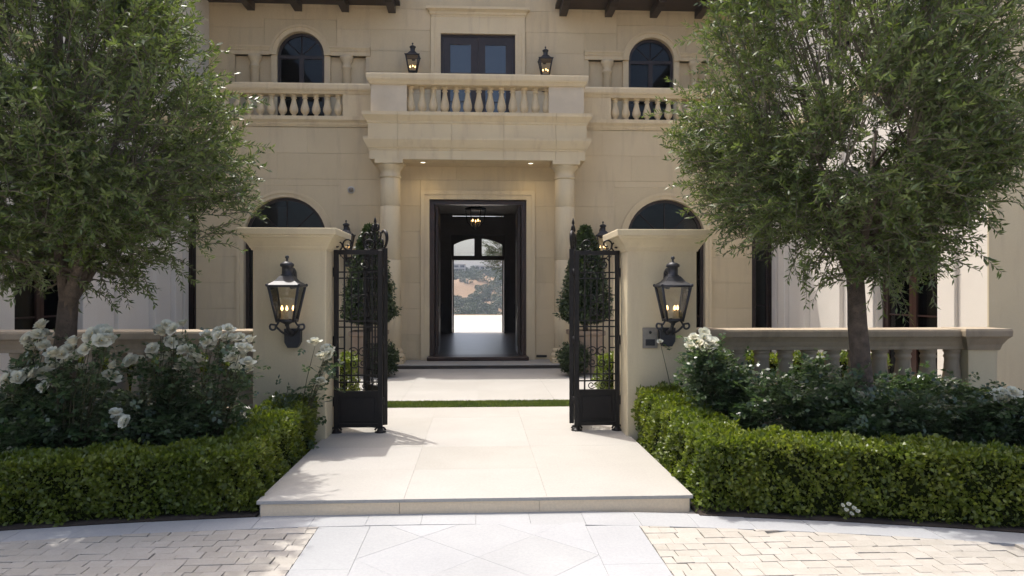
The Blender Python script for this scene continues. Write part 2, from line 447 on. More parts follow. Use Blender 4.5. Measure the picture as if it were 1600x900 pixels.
# tumbled pavers: single ones where they show, the rest as one mass
rest = MB(); cob = []
rowh = 0.128
for j in range(31):
    y1 = 6.1 - j * rowh
    for sgn, xa, xb in ((-1, -1.345, -6.4), (1, 1.365, 6.4)):
        x = xa + sgn * (-0.08 if j % 2 else 0)
        while sgn * (xb - x) > 0:
            w_ = R.uniform(0.125, 0.215)
            p0, p1 = sorted((x, x + sgn * w_)); x += sgn * w_
            p0, p1 = (max(p0, 1.365), p1) if sgn > 0 else (p0, min(p1, -1.345))
            if p1 - p0 < 0.045: continue
            poly = [(p0, y1 - rowh), (p1, y1 - rowh), (p1, y1), (p0, y1)]
            xm = (p0 + p1) / 2; sl = -(xm + 0.7) / 17.5; yc = yedge(xm) - BW
            poly = clip(poly, -sl, 1, yc - sl * xm)
            if len(poly) < 3 or area(poly) < 0.003: continue
            poly = [(px + R.uniform(-0.006, 0.006), py + R.uniform(-0.005, 0.005)) for px, py in poly]
            cx = xm; cy = y1 - rowh / 2; d = cx * SN + cy * CS
            u = 800 + FPX * (cx * CS - cy * SN) / d; v = HOR + FPX * (H - DZ) / d
            seen = v < 912 and -15 < u < 1615
            cob.append((0 if seen else 1, d, poly, R.uniform(-0.004, 0.004), cy))
cob.sort(key=lambda c: (c[0], c[1]))
for k, (hid, d, poly, jz, cy) in enumerate(cob):
    if k < 300 and not hid: paver(poly, 'tumbled_paver', cobblemat, g=0.0016, c=0.003, jz=jz)
    elif cy > 2.5:
        pl = shrink(poly, 0.002)
        if len(pl) > 2: rest.flat(pl, DZ - 0.03, DZ + jz, 0.005)
o = part(rest, 'tumbled_paver_field', cobblemat, drive); o['kind'] = 'stuff'

# entrance platform of large slabs on a base with a nosing
mb = MB(); mb.box(-1.93, 1.93, 6.33, 11.24, -0.19, -0.032)
plat = struct(mb, 'entrance_platform', slabmat)
PX = [-1.95, -0.66, 0.62, 1.95]; PY = [6.30, 7.35, 8.4, 9.4, 10.35, 11.24]
for j in range(5):
    for i in range(3):
        off = (0.0 if j % 2 == 0 or i in () else 0.0)
        mb = MB(); mb.box(PX[i] + 0.0005, PX[i + 1] - 0.0005, PY[j] + 0.0005, PY[j + 1] - 0.0005, -0.03, R.uniform(-0.0005, 0.0005), 0.0012)
        part(mb, 'paving_slab', slabmat, plat)
for i, (a, b_) in enumerate(((-1.92, -0.7), (-0.7, 0.55), (0.55, 1.92))):
    mb = MB(); mb.box(a + 0.0015, b_ - 0.0015, 6.312, 6.329, -0.18, -0.031, 0.002); part(mb, 'riser_slab', risermat, plat)
# courtyard in front of the house
mb = MB(); mb.box(-7.3, 7.7, 9.0, 17.2, -0.19, -0.055)
court = struct(mb, 'courtyard', jointmat)
for j in range(4):
    for i in range(10):
        x0 = -6.5 + i * 1.3; y0 = 11.93 + j * 1.22
        mb = MB(); mb.box(x0 + 0.0006, x0 + 1.2994, y0 + 0.0006, y0 + 1.2194, -0.053, R.uniform(-0.0005, 0.0005), 0.0012)
        part(mb, 'paving_slab', slabmat, court)
# grass strip (gently bowed) between the slabs
mb = MB(); mb.box(-6.5, 6.5, 11.25, 11.92, -0.054, -0.012)
o = struct(mb, 'grass_bed', soil)
n = 26000
gx = RNG.uniform(-3.2, 3.2, n); gy = RNG.uniform(11.27, 11.90, n)
P = np.stack([gx, gy, np.full(n, -0.012)], -1); D = RNG.normal(size=(n, 3)) * 0.35 + np.array([0, 0, 1.0])
go = link('grass', quads('grass', leaves(P, D, RNG.uniform(0.02, 0.045, n), RNG.uniform(0.008, 0.013, n)), grassmat))
tag(go, 'strip of short green lawn grass between the two pale slabs', 'grass', kind='stuff')
# planting beds
for sgn, nm in ((-1, 'planting_bed_left'), (1, 'planting_bed_right')):
    mb = MB(); pts = []
    xsb = np.linspace(1.96, 9.0, 15) * sgn
    for i in range(14):
        xa, xb = xsb[i], xsb[i + 1]
        mb.flat([(xa, yedge(xa) + 0.01), (xb, yedge(xb) + 0.01), (xb, 9.3), (xa, 9.3)] if sgn > 0 else [(xb, yedge(xb) + 0.01), (xa, yedge(xa) + 0.01), (xa, 9.3), (xb, 9.3)], -0.18, -0.128)
    struct(mb, nm, soil)

# ------------------------------------------------------------------ the house
YF, YU, YB = 18.0, 19.5, 30.0
XR, XL = 7.7, -7.3
house = thing('mansion', 'cream limestone two-storey mansion with columned portico, balconies and arched windows', 'house', (0, YF, 0))
def cells(a0, a1, z0, z1, holes):
    A = sorted({a0, a1, *[min(max(h, a0), a1) for q in holes for h in q[:2]]})
    out = []
    for i in range(len(A) - 1):
        m_ = (A[i] + A[i + 1]) / 2
        if A[i + 1] - A[i] < 1e-4: continue
        zs = [(max(q[2], z0), min(q[3], z1)) for q in holes if q[0] < m_ < q[1] and q[3] > z0 and q[2] < z1]
        zs.sort(); z = z0
        for lo, hi in zs:
            if lo - z > 1e-3: out.append((A[i], A[i + 1], z, lo))
            z = max(z, hi)
        if z1 - z > 1e-3: out.append((A[i], A[i + 1], z, z1))
    return out
def mapped(mb, fn):
    mb.v = [fn(*p) for p in mb.v]; return mb
def wall(name, a0, a1, z0, z1, d0, d1, holes, mat, fn=None):
    mb = MB()
    for c in cells(a0, a1, z0, z1, holes): mb.box(c[0], c[1], d0, d1, c[2], c[3])
    if fn: mapped(mb, fn)
    return part(mb, name, mat, house)
def ashlar(parent, x0, x1, z0, z1, rh, bw, holes, yf, yb, seed):
    r = random.Random(seed); nrow = max(1, round((z1 - z0) / rh)); rh = (z1 - z0) / nrow
    for j in range(nrow):
        za, zb = z0 + j * rh, z0 + (j + 1) * rh
        for ca, cb, cz0, cz1 in cells(x0, x1, za, zb, [q for q in holes if q[3] > za + 0.01 and q[2] < zb - 0.01]):
            if cb - ca < 0.06 or cz1 - cz0 < 0.05: continue
            nb = max(1, round((cb - ca) / bw)); off = (0.5 if j % 2 else 0.0) if nb > 1 else 0
            ed = sorted({ca, cb, *[ca + (i + off) * (cb - ca) / nb for i in range(nb + 1) if ca + 0.2 < ca + (i + off) * (cb - ca) / nb < cb - 0.2]})
            for i in range(len(ed) - 1):
                mb = MB(); mb.stone(ed[i] + 0.001, ed[i + 1] - 0.001, cz0 + 0.002, cz1 - 0.002, yf + r.uniform(-0.0015, 0.0015), yb, 0.0025)
                part(mb, 'stone_block', limestone, parent)

AX, AHW, ASP = 4.85, 1.02, 3.20                        # ground-floor arched windows
UX, UHW, USP = 4.85, 0.64, 8.30                        # upper arched windows
lowholes = [(-1.235, 1.235, 0.1, 4.19), (7.12, 7.7, 0.1, 4.0), (-7.3, -7.06, 0.1, 4.0)]
lowholes += [(s * AX - AHW, s * AX + AHW, 0.1, ASP + AHW + 0.05) for s in (-1, 1)]
fw = wall('front_wall', XL, XR, -0.1, 6.0, YF + 0.025, YF + 0.4, lowholes, mortar)
trimholes = [(-1.46, 1.46, 0.1, 4.42), lowholes[1], lowholes[2]] + [(s * AX - AHW - 0.18, s * AX + AHW + 0.18, 0.1, ASP) for s in (-1, 1)] + [(s * AX - AHW - 0.32, s * AX + AHW + 0.32, ASP, ASP + AHW + 0.3) for s in (-1, 1)]
ashlar(fw, XL + 0.003, XR - 0.003, 0.1, 5.99, 0.655, 1.5, trimholes, YF, YF + 0.03, 3)
# upper storey
uphol = [(-1.03, 1.03, 6.12, 8.96)]
uphol += [(s * UX - 1.77, s * UX + 1.77, 6.12, USP) for s in (-1, 1)]
uphol += [(s * UX - UHW, s * UX + UHW, USP, USP + UHW + 0.04) for s in (-1, 1)]
uw = wall('upper_wall', XL - 4, XR + 4, 6.0, 10.2, YU + 0.025, YU + 0.4, uphol, mortar)
wall('attic_wall', -2.2, 2.2, 10.2, 11.4, YU + 0.02, YU + 0.4, [], limestone)
ubh = [(-1.31, 1.31, 6.12, 9.68)] + uphol[1:3] + [(s * UX - 1.9, s * UX + 1.9, USP, USP + 0.24) for s in (-1, 1)] + [(s * UX - 0.98, s * UX + 0.98, USP + 0.24, USP + 0.98) for s in (-1, 1)]
ashlar(uw, XL + 0.003, XR - 0.003, 6.14, 10.2, 0.58, 1.55, ubh, YU, YU + 0.03, 5)

def spandrel(mb, xc, hw, zs, ztop, hw_out, y0, y1, n=20):
    """plate from xc-hw_out to xc+hw_out, zs to ztop, with a round arch of radius hw cut out"""
    pts = [(xc - hw_out, zs), (xc - hw, zs)] + [(xc - hw * math.cos(math.pi * i / n), zs + hw * math.sin(math.pi * i / n)) for i in range(1, n)] + [(xc + hw, zs), (xc + hw_out, zs)]
    top = [(p[0], ztop) for p in pts]; m_ = len(pts)
    vs = [(x, y0, z) for x, z in pts] + [(x, y0, z) for x, z in top] + [(x, y1, z) for x, z in pts] + [(x, y1, z) for x, z in top]
    fs = []
    for i in range(m_ - 1):
        fs += [(i, i + 1, m_ + i + 1, m_ + i), (2 * m_ + i, 3 * m_ + i, 3 * m_ + i + 1, 2 * m_ + i + 1), (i, 2 * m_ + i, 2 * m_ + i + 1, i + 1), (m_ + i, m_ + i + 1, 3 * m_ + i + 1, 3 * m_ + i)]
    fs += [(0, m_, 3 * m_, 2 * m_), (m_ - 1, 3 * m_ - 1, 4 * m_ - 1, 2 * m_ - 1)]
    mb.add(vs, fs); return mb
def arcband(mb, xc, zs, r0, r1, y0, y1, n=20, a0=0.0, a1=math.pi):
    vs = []; fs = []
    for i in range(n + 1):
        a = a0 + (a1 - a0) * i / n
        for r in (r0, r1):
            for y in (y0, y1): vs.append((xc - r * math.cos(a), y, zs + r * math.sin(a)))
    for i in range(n):
        b_ = 4 * i; c = b_ + 4
        fs += [(b_, c, c + 2, b_ + 2), (b_ + 1, b_ + 3, c + 3, c + 1), (b_, b_ + 1, c + 1, c), (b_ + 2, c + 2, c + 3, b_ + 3)]
    fs += [(0, 2, 3, 1), (4 * n, 4 * n + 1, 4 * n + 3, 4 * n + 2)]
    mb.add(vs, fs); return mb

def arched_window(xc, hw, z0, zs, y, name, gl, deep=0.16):
    """dark timber french window with a fan light; y is the face of the wall"""
    yg = y + deep; t = 0.075
    mb = MB(); arcband(mb, xc, zs, hw - t, hw - 0.002, yg - 0.05, yg + 0.05)
    for s in (-1, 1): mb.box(xc + s * (hw - 0.002), xc + s * (hw - t), yg - 0.05, yg + 0.05, z0, zs)
    mb.box(xc - hw + t, xc + hw - t, yg - 0.045, yg + 0.045, z0, z0 + 0.12)
    mb.box(xc - hw + t, xc + hw - t, yg - 0.045, yg + 0.045, zs - 0.06, zs + 0.03)
    mb.box(xc - 0.06, xc + 0.06, yg - 0.043, yg + 0.043, z0 + 0.12, zs - 0.06)
    w_ = part(mb, name, darkwood, house)
    for k in (1, 2, 3):
        a = math.pi * k / 4; mb = MB()
        mb.tube([(xc, yg, zs + 0.03), (xc - (hw - t) * math.cos(a), yg, zs + 0.0 + (hw - t) * math.sin(a))], 0.018, 4, smooth=False); part(mb, 'muntin', darkwood, w_)
    for k in range(4):
        a0, a1 = math.pi * k / 4, math.pi * (k + 1) / 4; n = 5
        mb = MB(); mb.prism([(xc, zs + 0.03)] + [(xc - (hw - t) * math.cos(a0 + (a1 - a0) * i / n), max(zs + 0.03, zs + (hw - t) * math.sin(a0 + (a1 - a0) * i / n))) for i in range(n + 1)], yg - 0.004, yg + 0.004)
        part(mb, 'pane', gl, w_)
    nr = 3
    for s in (-1, 1):
        xa, xb = sorted((xc + s * 0.06, xc + s * (hw - t)))
        for j in range(nr):
            za = z0 + 0.12 + (zs - 0.06 - z0 - 0.12) * j / nr; zb = z0 + 0.12 + (zs - 0.06 - z0 - 0.12) * (j + 1) / nr
            mb = MB(); mb.box(xa, xb, yg - 0.004, yg + 0.004, za + 0.012, zb - 0.012); part(mb, 'pane', gl, w_)
            if j:
                mb = MB(); mb.box(xa, xb, yg - 0.02, yg + 0.02, za - 0.014, za + 0.014); part(mb, 'muntin', darkwood, w_)
    return w_
def rect_window(a0, a1, z0, z1, ncol, nrow, gl, fn, name='french_window', wood=None, st=0.09):
    wood = wood or darkwood; mb = MB()
    mb.box(a0, a0 + 0.06, 0.11, 0.21, z0, z1); mb.box(a1 - 0.06, a1, 0.11, 0.21, z0, z1); mb.box(a0 + 0.06, a1 - 0.06, 0.11, 0.21, z1 - 0.06, z1)
    cw = (a1 - a0 - 0.12) / ncol
    for i in range(ncol):
        xa = a0 + 0.06 + i * cw; xb = xa + cw
        mb.box(xa + 0.004, xa + st, 0.125, 0.195, z0 + 0.01, z1 - 0.065); mb.box(xb - st, xb - 0.004, 0.125, 0.195, z0 + 0.01, z1 - 0.065)
        mb.box(xa + st, xb - st, 0.127, 0.193, z0 + 0.01, z0 + 0.2); mb.box(xa + st, xb - st, 0.127, 0.193, z1 - 0.065 - st, z1 - 0.065)
    w_ = part(mapped(mb, fn), name, wood, house)
    for i in range(ncol):
        xa = a0 + 0.06 + i * cw + st; xb = a0 + 0.06 + (i + 1) * cw - st
        zz0, zz1 = z0 + 0.2, z1 - 0.065 - st
        for j in range(nrow):
            za, zb = zz0 + (zz1 - zz0) * j / nrow, zz0 + (zz1 - zz0) * (j + 1) / nrow
            mb = MB(); mb.box(xa, xb, 0.156, 0.164, za, zb); part(mapped(mb, fn), 'pane', gl, w_)
            if j:
                mb = MB(); mb.box(xa, xb, 0.145, 0.175, za - 0.013, za + 0.013); part(mapped(mb, fn), 'muntin', wood, w_)
    return w_

for s in (-1, 1):
    xc = s * AX
    mb = MB(); spandrel(mb, xc, AHW, ASP, ASP + AHW + 0.3, AHW + 0.32, YF + 0.004, YF + 0.35); part(mb, 'arch_panel', limestone, house)
    mb = MB(); arcband(mb, xc, ASP, AHW + 0.005, AHW + 0.1, YF - 0.045, YF + 0.05); arcband(mb, xc, ASP, AHW + 0.1, AHW + 0.17, YF - 0.07, YF + 0.05)
    for q in (-1, 1):
        mb.box(xc + q * (AHW + 0.005), xc + q * (AHW + 0.1), YF - 0.045, YF + 0.05, 0.1, ASP); mb.box(xc + q * (AHW + 0.1), xc + q * (AHW + 0.17), YF - 0.07, YF + 0.05, 0.1, ASP)
    part(mb, 'window_surround', trimstone, house)
    arched_window(xc, AHW, 0.1, ASP, YF, 'arched_window', glass)
    # recessed panels beside the upper arch
    xc = s * UX
    for q in (-1, 1):
        mb = MB(); mb.box(xc + q * (UHW + 0.16), xc + q * 1.77, YU + 0.13, YU + 0.45, 6.12, USP); part(mb, 'recess_panel', limestone, house)
        mb = MB(); mb.box(xc + q * (UHW + 0.001), xc + q * (UHW + 0.16), YU + 0.02, YU + 0.45, 6.12, USP); part(mb, 'window_jamb', trimstone, house)
        col_ = MB(); cx = xc + q * 1.24
        col_.lathe([(0.17, 0), (0.17, 0.1), (0.15, 0.12), (0.16, 0.17), (0.13, 0.2), (0.125, 0.3), (0.115, 1.75), (0.14, 1.77), (0.14, 1.80), (0.115, 1.82), (0.115, 1.9), (0.17, 2.0), (0.18, 2.02), (0.18, 2.1)], (cx, YU + 0.05, 6.2), 16); part(col_, 'colonnette', trimstone, house)
        mb = MB(); mb.sweep([(xc + q * (UHW + 0.13), YU), (xc + q * 1.89, YU)] if q > 0 else [(xc + q * 1.89, YU), (xc + q * (UHW + 0.13), YU)], [(-0.24, USP), (0.03, USP), (0.03, USP + 0.1), (0.055, USP + 0.12), (0.055, USP + 0.15), (0.09, USP + 0.2), (0.09, USP + 0.235), (-0.24, USP + 0.235)]); part(mb, 'impost_moulding', trimstone, house)
    mb = MB(); spandrel(mb, xc, UHW, USP + 0.002, USP + 0.975, 0.972, YU + 0.004, YU + 0.36); part(mb, 'arch_panel', limestone, house)
    mb = MB(); arcband(mb, xc, USP, UHW + 0.004, UHW + 0.12, YU - 0.04, YU + 0.05); arcband(mb, xc, USP, UHW + 0.12, UHW + 0.18, YU - 0.075, YU + 0.05); part(mb, 'window_surround', trimstone, house)
    arched_window(xc, UHW, 6.12, USP, YU, 'arched_window', glass)

# front doorway: stone surround, timber frame, open leaves, threshold
mb = MB()
for s in (-1, 1):
    mb.box(s * 1.24, s * 1.36, YF - 0.03, YF + 0.2, 0.1, 4.19); mb.box(s * 1.36, s * 1.455, YF - 0.055, YF + 0.1, 0.1, 4.31)
mb.box(-1.36, 1.36, YF - 0.03, YF + 0.2, 4.19, 4.31); mb.box(-1.455, 1.455, YF - 0.055, YF + 0.1, 4.31, 4.415)
part(mb, 'door_surround', trimstone, house)
mb = MB()
for s in (-1, 1): mb.box(s * 1.232, s * 1.12, YF + 0.12, YF + 0.38, 0.1, 4.185)
mb.box(-1.12, 1.12, YF + 0.12, YF + 0.38, 4.08, 4.185)
fr = part(mb, 'door_frame', redwood, house)
for s in (-1, 1):
    mb = MB(); mb.box(s * 1.10, s * 1.04, YF + 0.40, YF + 1.45, 0.21, 4.07, 0.005); lf = part(mb, 'door_leaf', redwood, house)
    for za, zb in ((0.4, 1.3), (1.45, 3.9)):
        mb = MB(); mb.box(s * 1.04, s * 1.028, YF + 0.55, YF + 1.3, za, zb, 0.004); part(mb, 'door_panel', darkwood, lf)
    mb = MB(); mb.tube([(s * 1.0, YF + 1.38, 1.1), (s * 1.0, YF + 1.38, 1.5)], 0.015, 8); part(mb, 'handle', lampmetal, lf)
mb = MB(); mb.box(-1.28, 1.28, YF - 0.34, YF + 0.4, 0.102, 0.2, 0.015); part(mb, 'threshold', redwood, house)
# wall hatch and vent slot at the foot of the porch wall
mb = MB(); a = W(635, 533, YF); b_ = W(651, 561, YF); mb.box(a[0], b_[0], YF - 0.012, YF + 0.02, b_[2] + 0.02, a[2], 0.004); part(mb, 'wall_hatch', limestone, house)
mb = MB(); a = W(838, 557, YF); mb.box(a[0], a[0] + 0.27, YF - 0.03, YF + 0.02, 0.16, 0.215, 0.004); part(mb, 'vent_slot', blackplastic, house)

# porch floor
mb = MB(); mb.box(-3.0, 3.0, 16.83, YF + 0.1, -0.05, 0.072); part(mb, 'porch_riser', porchstone, house)
for i in range(5):
    mb = MB(); mb.box(-3.02 + i * 1.208 + 0.002, -3.02 + (i + 1) * 1.208 - 0.002, 16.80, YF + 0.02, 0.073, 0.1, 0.004); part(mb, 'porch_slab', slabmat, house)
for s in (-1, 1):
    mb = MB(); mb.box(s * 3.03, s * 7.4, 17.2, YF + 0.02, -0.05, -0.002); part(mb, 'porch_apron', slabmat, house)
# columns in drums
for s in (-1, 1):
    cx, cy = s * 2.14, 17.32
    mb = MB(); mb.box(cx - 0.34, cx + 0.34, cy - 0.34, cy + 0.34, 0.1, 0.22, 0.008)
    mb.lathe([(0.335, 0.22), (0.345, 0.25), (0.345, 0.29), (0.32, 0.32), (0.295, 0.335), (0.295, 0.36), (0.31, 0.38), (0.31, 0.41), (0.285, 0.44), (0.27, 0.46)], (cx, cy, 0), 28); c_ = part(mb, 'column', trimstone, house)
    zz = [0.462, 1.35, 2.62, 3.92, 4.60]
    for i in range(4):
        r0, r1 = 0.272 - 0.03 * (zz[i] / 4.6), 0.272 - 0.03 * (zz[i + 1] / 4.6)
        mb = MB(); mb.lathe([(r0 - 0.006, zz[i]), (r0, zz[i] + 0.008), (r1, zz[i + 1] - 0.01), (r1 - 0.006, zz[i + 1] - 0.002)], (cx, cy, 0), 28); part(mb, 'drum', trimstone, c_)
    mb = MB(); mb.lathe([(0.24, 4.6), (0.262, 4.615), (0.262, 4.65), (0.243, 4.665), (0.243, 4.80), (0.27, 4.815), (0.275, 4.835), (0.30, 4.87), (0.325, 4.90), (0.325, 4.925)], (cx, cy, 0), 28); mb.box(cx - 0.335, cx + 0.335, cy - 0.335, cy + 0.335, 4.925, 5.018, 0.006); part(mb, 'capital', trimstone, c_)
# entablature in five blocks
eprof = [(-0.5, 5.02), (0.0, 5.02), (0.0, 5.235), (0.015, 5.24), (0.02, 5.27), (0.05, 5.30), (0.10, 5.40), (0.13, 5.47), (0.135, 5.53), (0.03, 5.535), (0.03, 5.87), (0.05, 5.885), (0.055, 5.92), (0.09, 5.965), (0.14, 6.03), (0.155, 6.05), (0.16, 6.13), (-0.5, 6.135)]
ex = [-1.92, -0.63, 0.62, 1.88]
segs = [[(-2.6, YF - 0.005), (-2.6, 17.0), (ex[0] - 0.003, 17.0)]] + [[(ex[i] + 0.003, 17.0), (ex[i + 1] - 0.003, 17.0)] for i in range(3)] + [[(ex[3] + 0.003, 17.0), (2.6, 17.0), (2.6, YF - 0.005)]]
for sg in segs:
    mb = MB(); mb.sweep(sg, eprof); part(mb, 'entablature_block', trimstone, house)
mb = MB(); mb.box(-2.12, 2.12, 17.49, YF + 0.02, 5.022, 5.10); pc = part(mb, 'porch_ceiling', limestone, house)
mb = MB(); mb.box(-2.65, 2.65, 17.0, YU + 0.02, 5.95, 6.12); part(mb, 'balcony_floor', slabmat, house)
LAMPS = []
for u in (661, 829):
    p = W(u, 254, 17.38)
    mb = MB(); mb.lathe([(0.085, 5.019), (0.085, 5.008), (0.06, 5.008), (0.06, 5.014)], (p[0], 17.38, 0), 16); rg = part(mb, 'downlight', whiteplastic, house)
    mb = MB(); mb.lathe([(0.058, 5.0125), (0.058, 5.0105)], (p[0], 17.38, 0), 16); part(mb, 'lens', bulbmat, rg)
    ld = bpy.data.lights.new('downlight_beam', 'SPOT'); ld.energy = 5.5; ld.color = (1.0, 0.74, 0.36); ld.spot_size = math.radians(150); ld.spot_blend = 0.8; ld.shadow_soft_size = 0.05
    lo = bpy.data.objects.new('downlight_beam', ld); COL.objects.link(lo); lo.location = (p[0] * K, 17.38 * K, 4.99 * K)

# balusters
bprof = [(0.095, 0.0), (0.095, 0.06), (0.062, 0.075), (0.058, 0.12), (0.066, 0.15), (0.105, 0.22), (0.128, 0.31), (0.124, 0.40), (0.102, 0.52), (0.076, 0.66), (0.062, 0.78), (0.06, 0.82), (0.085, 0.845), (0.085, 0.875), (0.062, 0.89), (0.066, 0.925), (0.095, 0.94), (0.095, 1.0)]
mbb = MB(); mbb.lathe(bprof, n=14); BALU = mbb.mesh('baluster', mat=trimstone)
mbb = MB(); mbb.lathe([(0.07 + r * 0.62, z) for r, z in bprof], n=14); BALU2 = mbb.mesh('garden_baluster', mat=balumat)
def baluster(parent, x, y, z, h, me=None, wid=1.0, shift=0.0):
    og = ORG.get(parent.name, (0, 0, 0))
    return link('baluster', me or BALU, parent, (x - og[0], y - og[1], z - og[2]), 0, (wid, wid, h))
rprof = [(-0.2, 6.835), (0.02, 6.835), (0.03, 6.86), (0.05, 6.90), (0.075, 6.92), (0.09, 6.96), (0.095, 7.05), (0.085, 7.085), (-0.2, 7.09)]
# portico balcony
mb = MB(); mb.sweep([(-2.58, YU), (-2.58, 17.06), (2.58, 17.06), (2.58, YU)], [(o_ if o_ > 0 else -0.42, z) for o_, z in rprof]); pb = part(mb, 'balcony_rail', trimstone, house)
for s in (-1, 1):
    mb = MB(); mb.box(s * 1.72, s * 2.58, 17.08, 17.5, 6.12, 6.837); part(mb, 'rail_pedestal', pedestalstucco, house)
    mb = MB(); mb.box(s * 2.2, s * 2.58, 17.5, YU, 6.12, 6.836); part(mb, 'rail_wall', pedestalstucco, house)
bal_u = [642 + 17.7 * i for i in range(13)]
for u in bal_u:
    baluster(pb, rat(u) * 17.28, 17.28, 6.12, 0.718, wid=0.86)
# side balconies
lprof = [(-0.3, 6.0), (0.02, 6.0), (0.03, 6.03), (0.05, 6.05), (0.06, 6.10), (0.10, 6.14), (0.12, 6.16), (0.125, 6.25), (-0.3, 6.255)]
for s in (-1, 1):
    xa, xb = (2.63, XR - 0.01) if s > 0 else (XL + 0.01, -2.63)
    mb = MB(); mb.sweep([(xa, YF), (xb, YF)], lprof); part(mb, 'balcony_ledge', trimstone, house)
    mb = MB(); mb.box(xa, xb, YF + 0.3, YU + 0.02, 5.98, 6.119); part(mb, 'balcony_floor', slabmat, house)
    mb = MB(); mb.sweep([(xa + (0.03 if s > 0 else 0), YF), (xb - (0.03 if s < 0 else 0), YF)], [(o_ if o_ > 0 else -0.3, z) for o_, z in rprof]); br = part(mb, 'balcony_rail', trimstone, house)
    mb = MB(); mb.box(s * 2.66, s * 3.42, YF - 0.005, YF + 0.28, 6.255, 6.837); part(mb, 'rail_pedestal', trimstone, house)
    for i in range(13):
        x = s * (3.55 + 0.28 * i)
        if abs(x) < (7.55 if s > 0 else 7.15): baluster(br, x, YF + 0.12, 6.255, 0.582, wid=0.86)
# upper french window with its surround and cornice
rect_window(-1.03, 1.03, 6.12, 8.96, 2, 3, skyglass, lambda a, d, z: (a, YU + d - 0.05, z), 'balcony_door', darkwood, 0.2)
mb = MB()
for s in (-1, 1): mb.box(s * 1.032, s * 1.2, YU - 0.04, YU + 0.1, 6.12, 8.96); mb.box(s * 1.2, s * 1.3, YU - 0.07, YU + 0.1, 6.12, 9.13)
mb.box(-1.2, 1.2, YU - 0.04, YU + 0.1, 8.962, 9.13); mb.box(-1.3, 1.3, YU - 0.02, YU + 0.1, 9.132, 9.43)
part(mb, 'window_surround', trimstone, house)
mb = MB(); mb.sweep([(-1.28, YU + 0.09), (-1.28, YU - 0.02), (1.28, YU - 0.02), (1.28, YU + 0.09)], [(-0.1, 9.42), (0.01, 9.42), (0.02, 9.46), (0.05, 9.49), (0.06, 9.54), (0.12, 9.59), (0.14, 9.60), (0.145, 9.67), (-0.1, 9.675)]); part(mb, 'window_cornice', trimstone, house)
# eaves with rafter tails
for s in (-1, 1):
    xa, xb = (2.14, XR + 5) if s > 0 else (XL - 5, -2.14)
    mb = MB(); mb.box(xa, xb, 18.35, YU + 0.4, 9.70, 9.80); mb.box(xa, xb, 18.3, 18.36, 9.65, 9.9); part(mb, 'eave', darkwood, house)
    for i in range(5):
        x = s * (2.36 + 1.27 * i)
        mb = MB(); mb.prism([(18.4, 9.699), (18.4, 9.61), (18.5, 9.53), (18.75, 9.495), (YU - 0.006, 9.495), (YU - 0.006, 9.699)], x - 0.1, x + 0.1)
        mapped(mb, lambda a, d, z: (d, a, z)); part(mb, 'rafter_tail', darkwood, house)
    mb = MB(); mb.prism([(18.25, 9.88), (18.25, 9.96), (24.2, 12.6), (24.2, 12.4)], xa, xb); mapped(mb, lambda a, d, z: (d, a, z)); part(mb, 'roof', rooftile, house)
mb = MB(); mb.prism([(18.7, 11.4), (18.7, 11.5), (24.2, 13.4), (24.2, 13.2)], -2.9, 2.9); mapped(mb, lambda a, d, z: (d, a, z)); part(mb, 'roof', rooftile, house)

# wings
FR = lambda a, d, z: (XR + d, a, z)
FL = lambda a, d, z: (XL - d, a, z)
wholes = [(11.4, 13.25, -0.1, 4.0), (14.2, 15.2, 6.86, 9.2), (11.35, 12.1, 6.4, 9.2)]
for s, F, YC, X0 in ((1, FR, 10.27, XR), (-1, FL, 10.27, XL)):
    wall('wing_wall', YC + 0.03, YU + 0.02, -0.15, 9.8, 0, 0.4, wholes, whitestucco, F)
    mb = MB(); mb.box(X0, X0 + s * 6, YC, YC + 0.03, -0.15, 9.8); part(mb, 'wing_front', stucco, house)
    rect_window(11.4, 13.25, 0.0, 4.0, 2, 3, glass, F, 'french_window', redwood, 0.1)
    rect_window(14.2, 15.2, 6.86, 9.2, 2, 3, glass, F, 'wing_window')
    rect_window(11.35, 12.1, 6.4, 9.2, 1, 3, glass, F, 'wing_window')
    for ya, yb, dp in ((13.27, 13.75, 0.07), (14.5, 14.95, 0.09), (16.0, 16.2, 0.14), (17.1, 17.45, 0.12), (17.75, 17.98, 0.07), (10.95, 11.38, 0.06)):
        mb = MB(); mb.box(ya, yb, -dp, 0.003, 0, 5.6, 0.01); part(mapped(mb, F), 'pilaster', whitestucco, house)
    mb = MB(); mb.sweep([(YC, 0), (YF - 0.2, 0)], [(-0.02, 5.6), (0.05, 5.6), (0.08, 5.7), (0.16, 5.8), (0.17, 5.95), (-0.02, 5.955)]); part(mapped(mb, F), 'string_course', trimstone, house)
    mb = MB(); mb.box(YC - 0.9, 18.3, -0.9, 6, 9.81, 9.93); part(mapped(mb, F), 'eave', darkwood, house)
    mb = MB(); mb.box(X0 + s * 5.6, X0 + s * 6, YC + 0.4, 30.4, -0.15, 9.8); part(mb, 'wing_wall', whitestucco, house)
    # narrow windows beside the wings
rect_window(7.12, 7.695, 0.1, 4.0, 1, 3, glass, lambda a, d, z: (a, YF + d, z), 'side_window')
rect_window(-7.295, -7.06, 0.1, 4.0, 1, 3, glass, lambda a, d, z: (a, YF + d, z), 'side_window', None, 0.045)
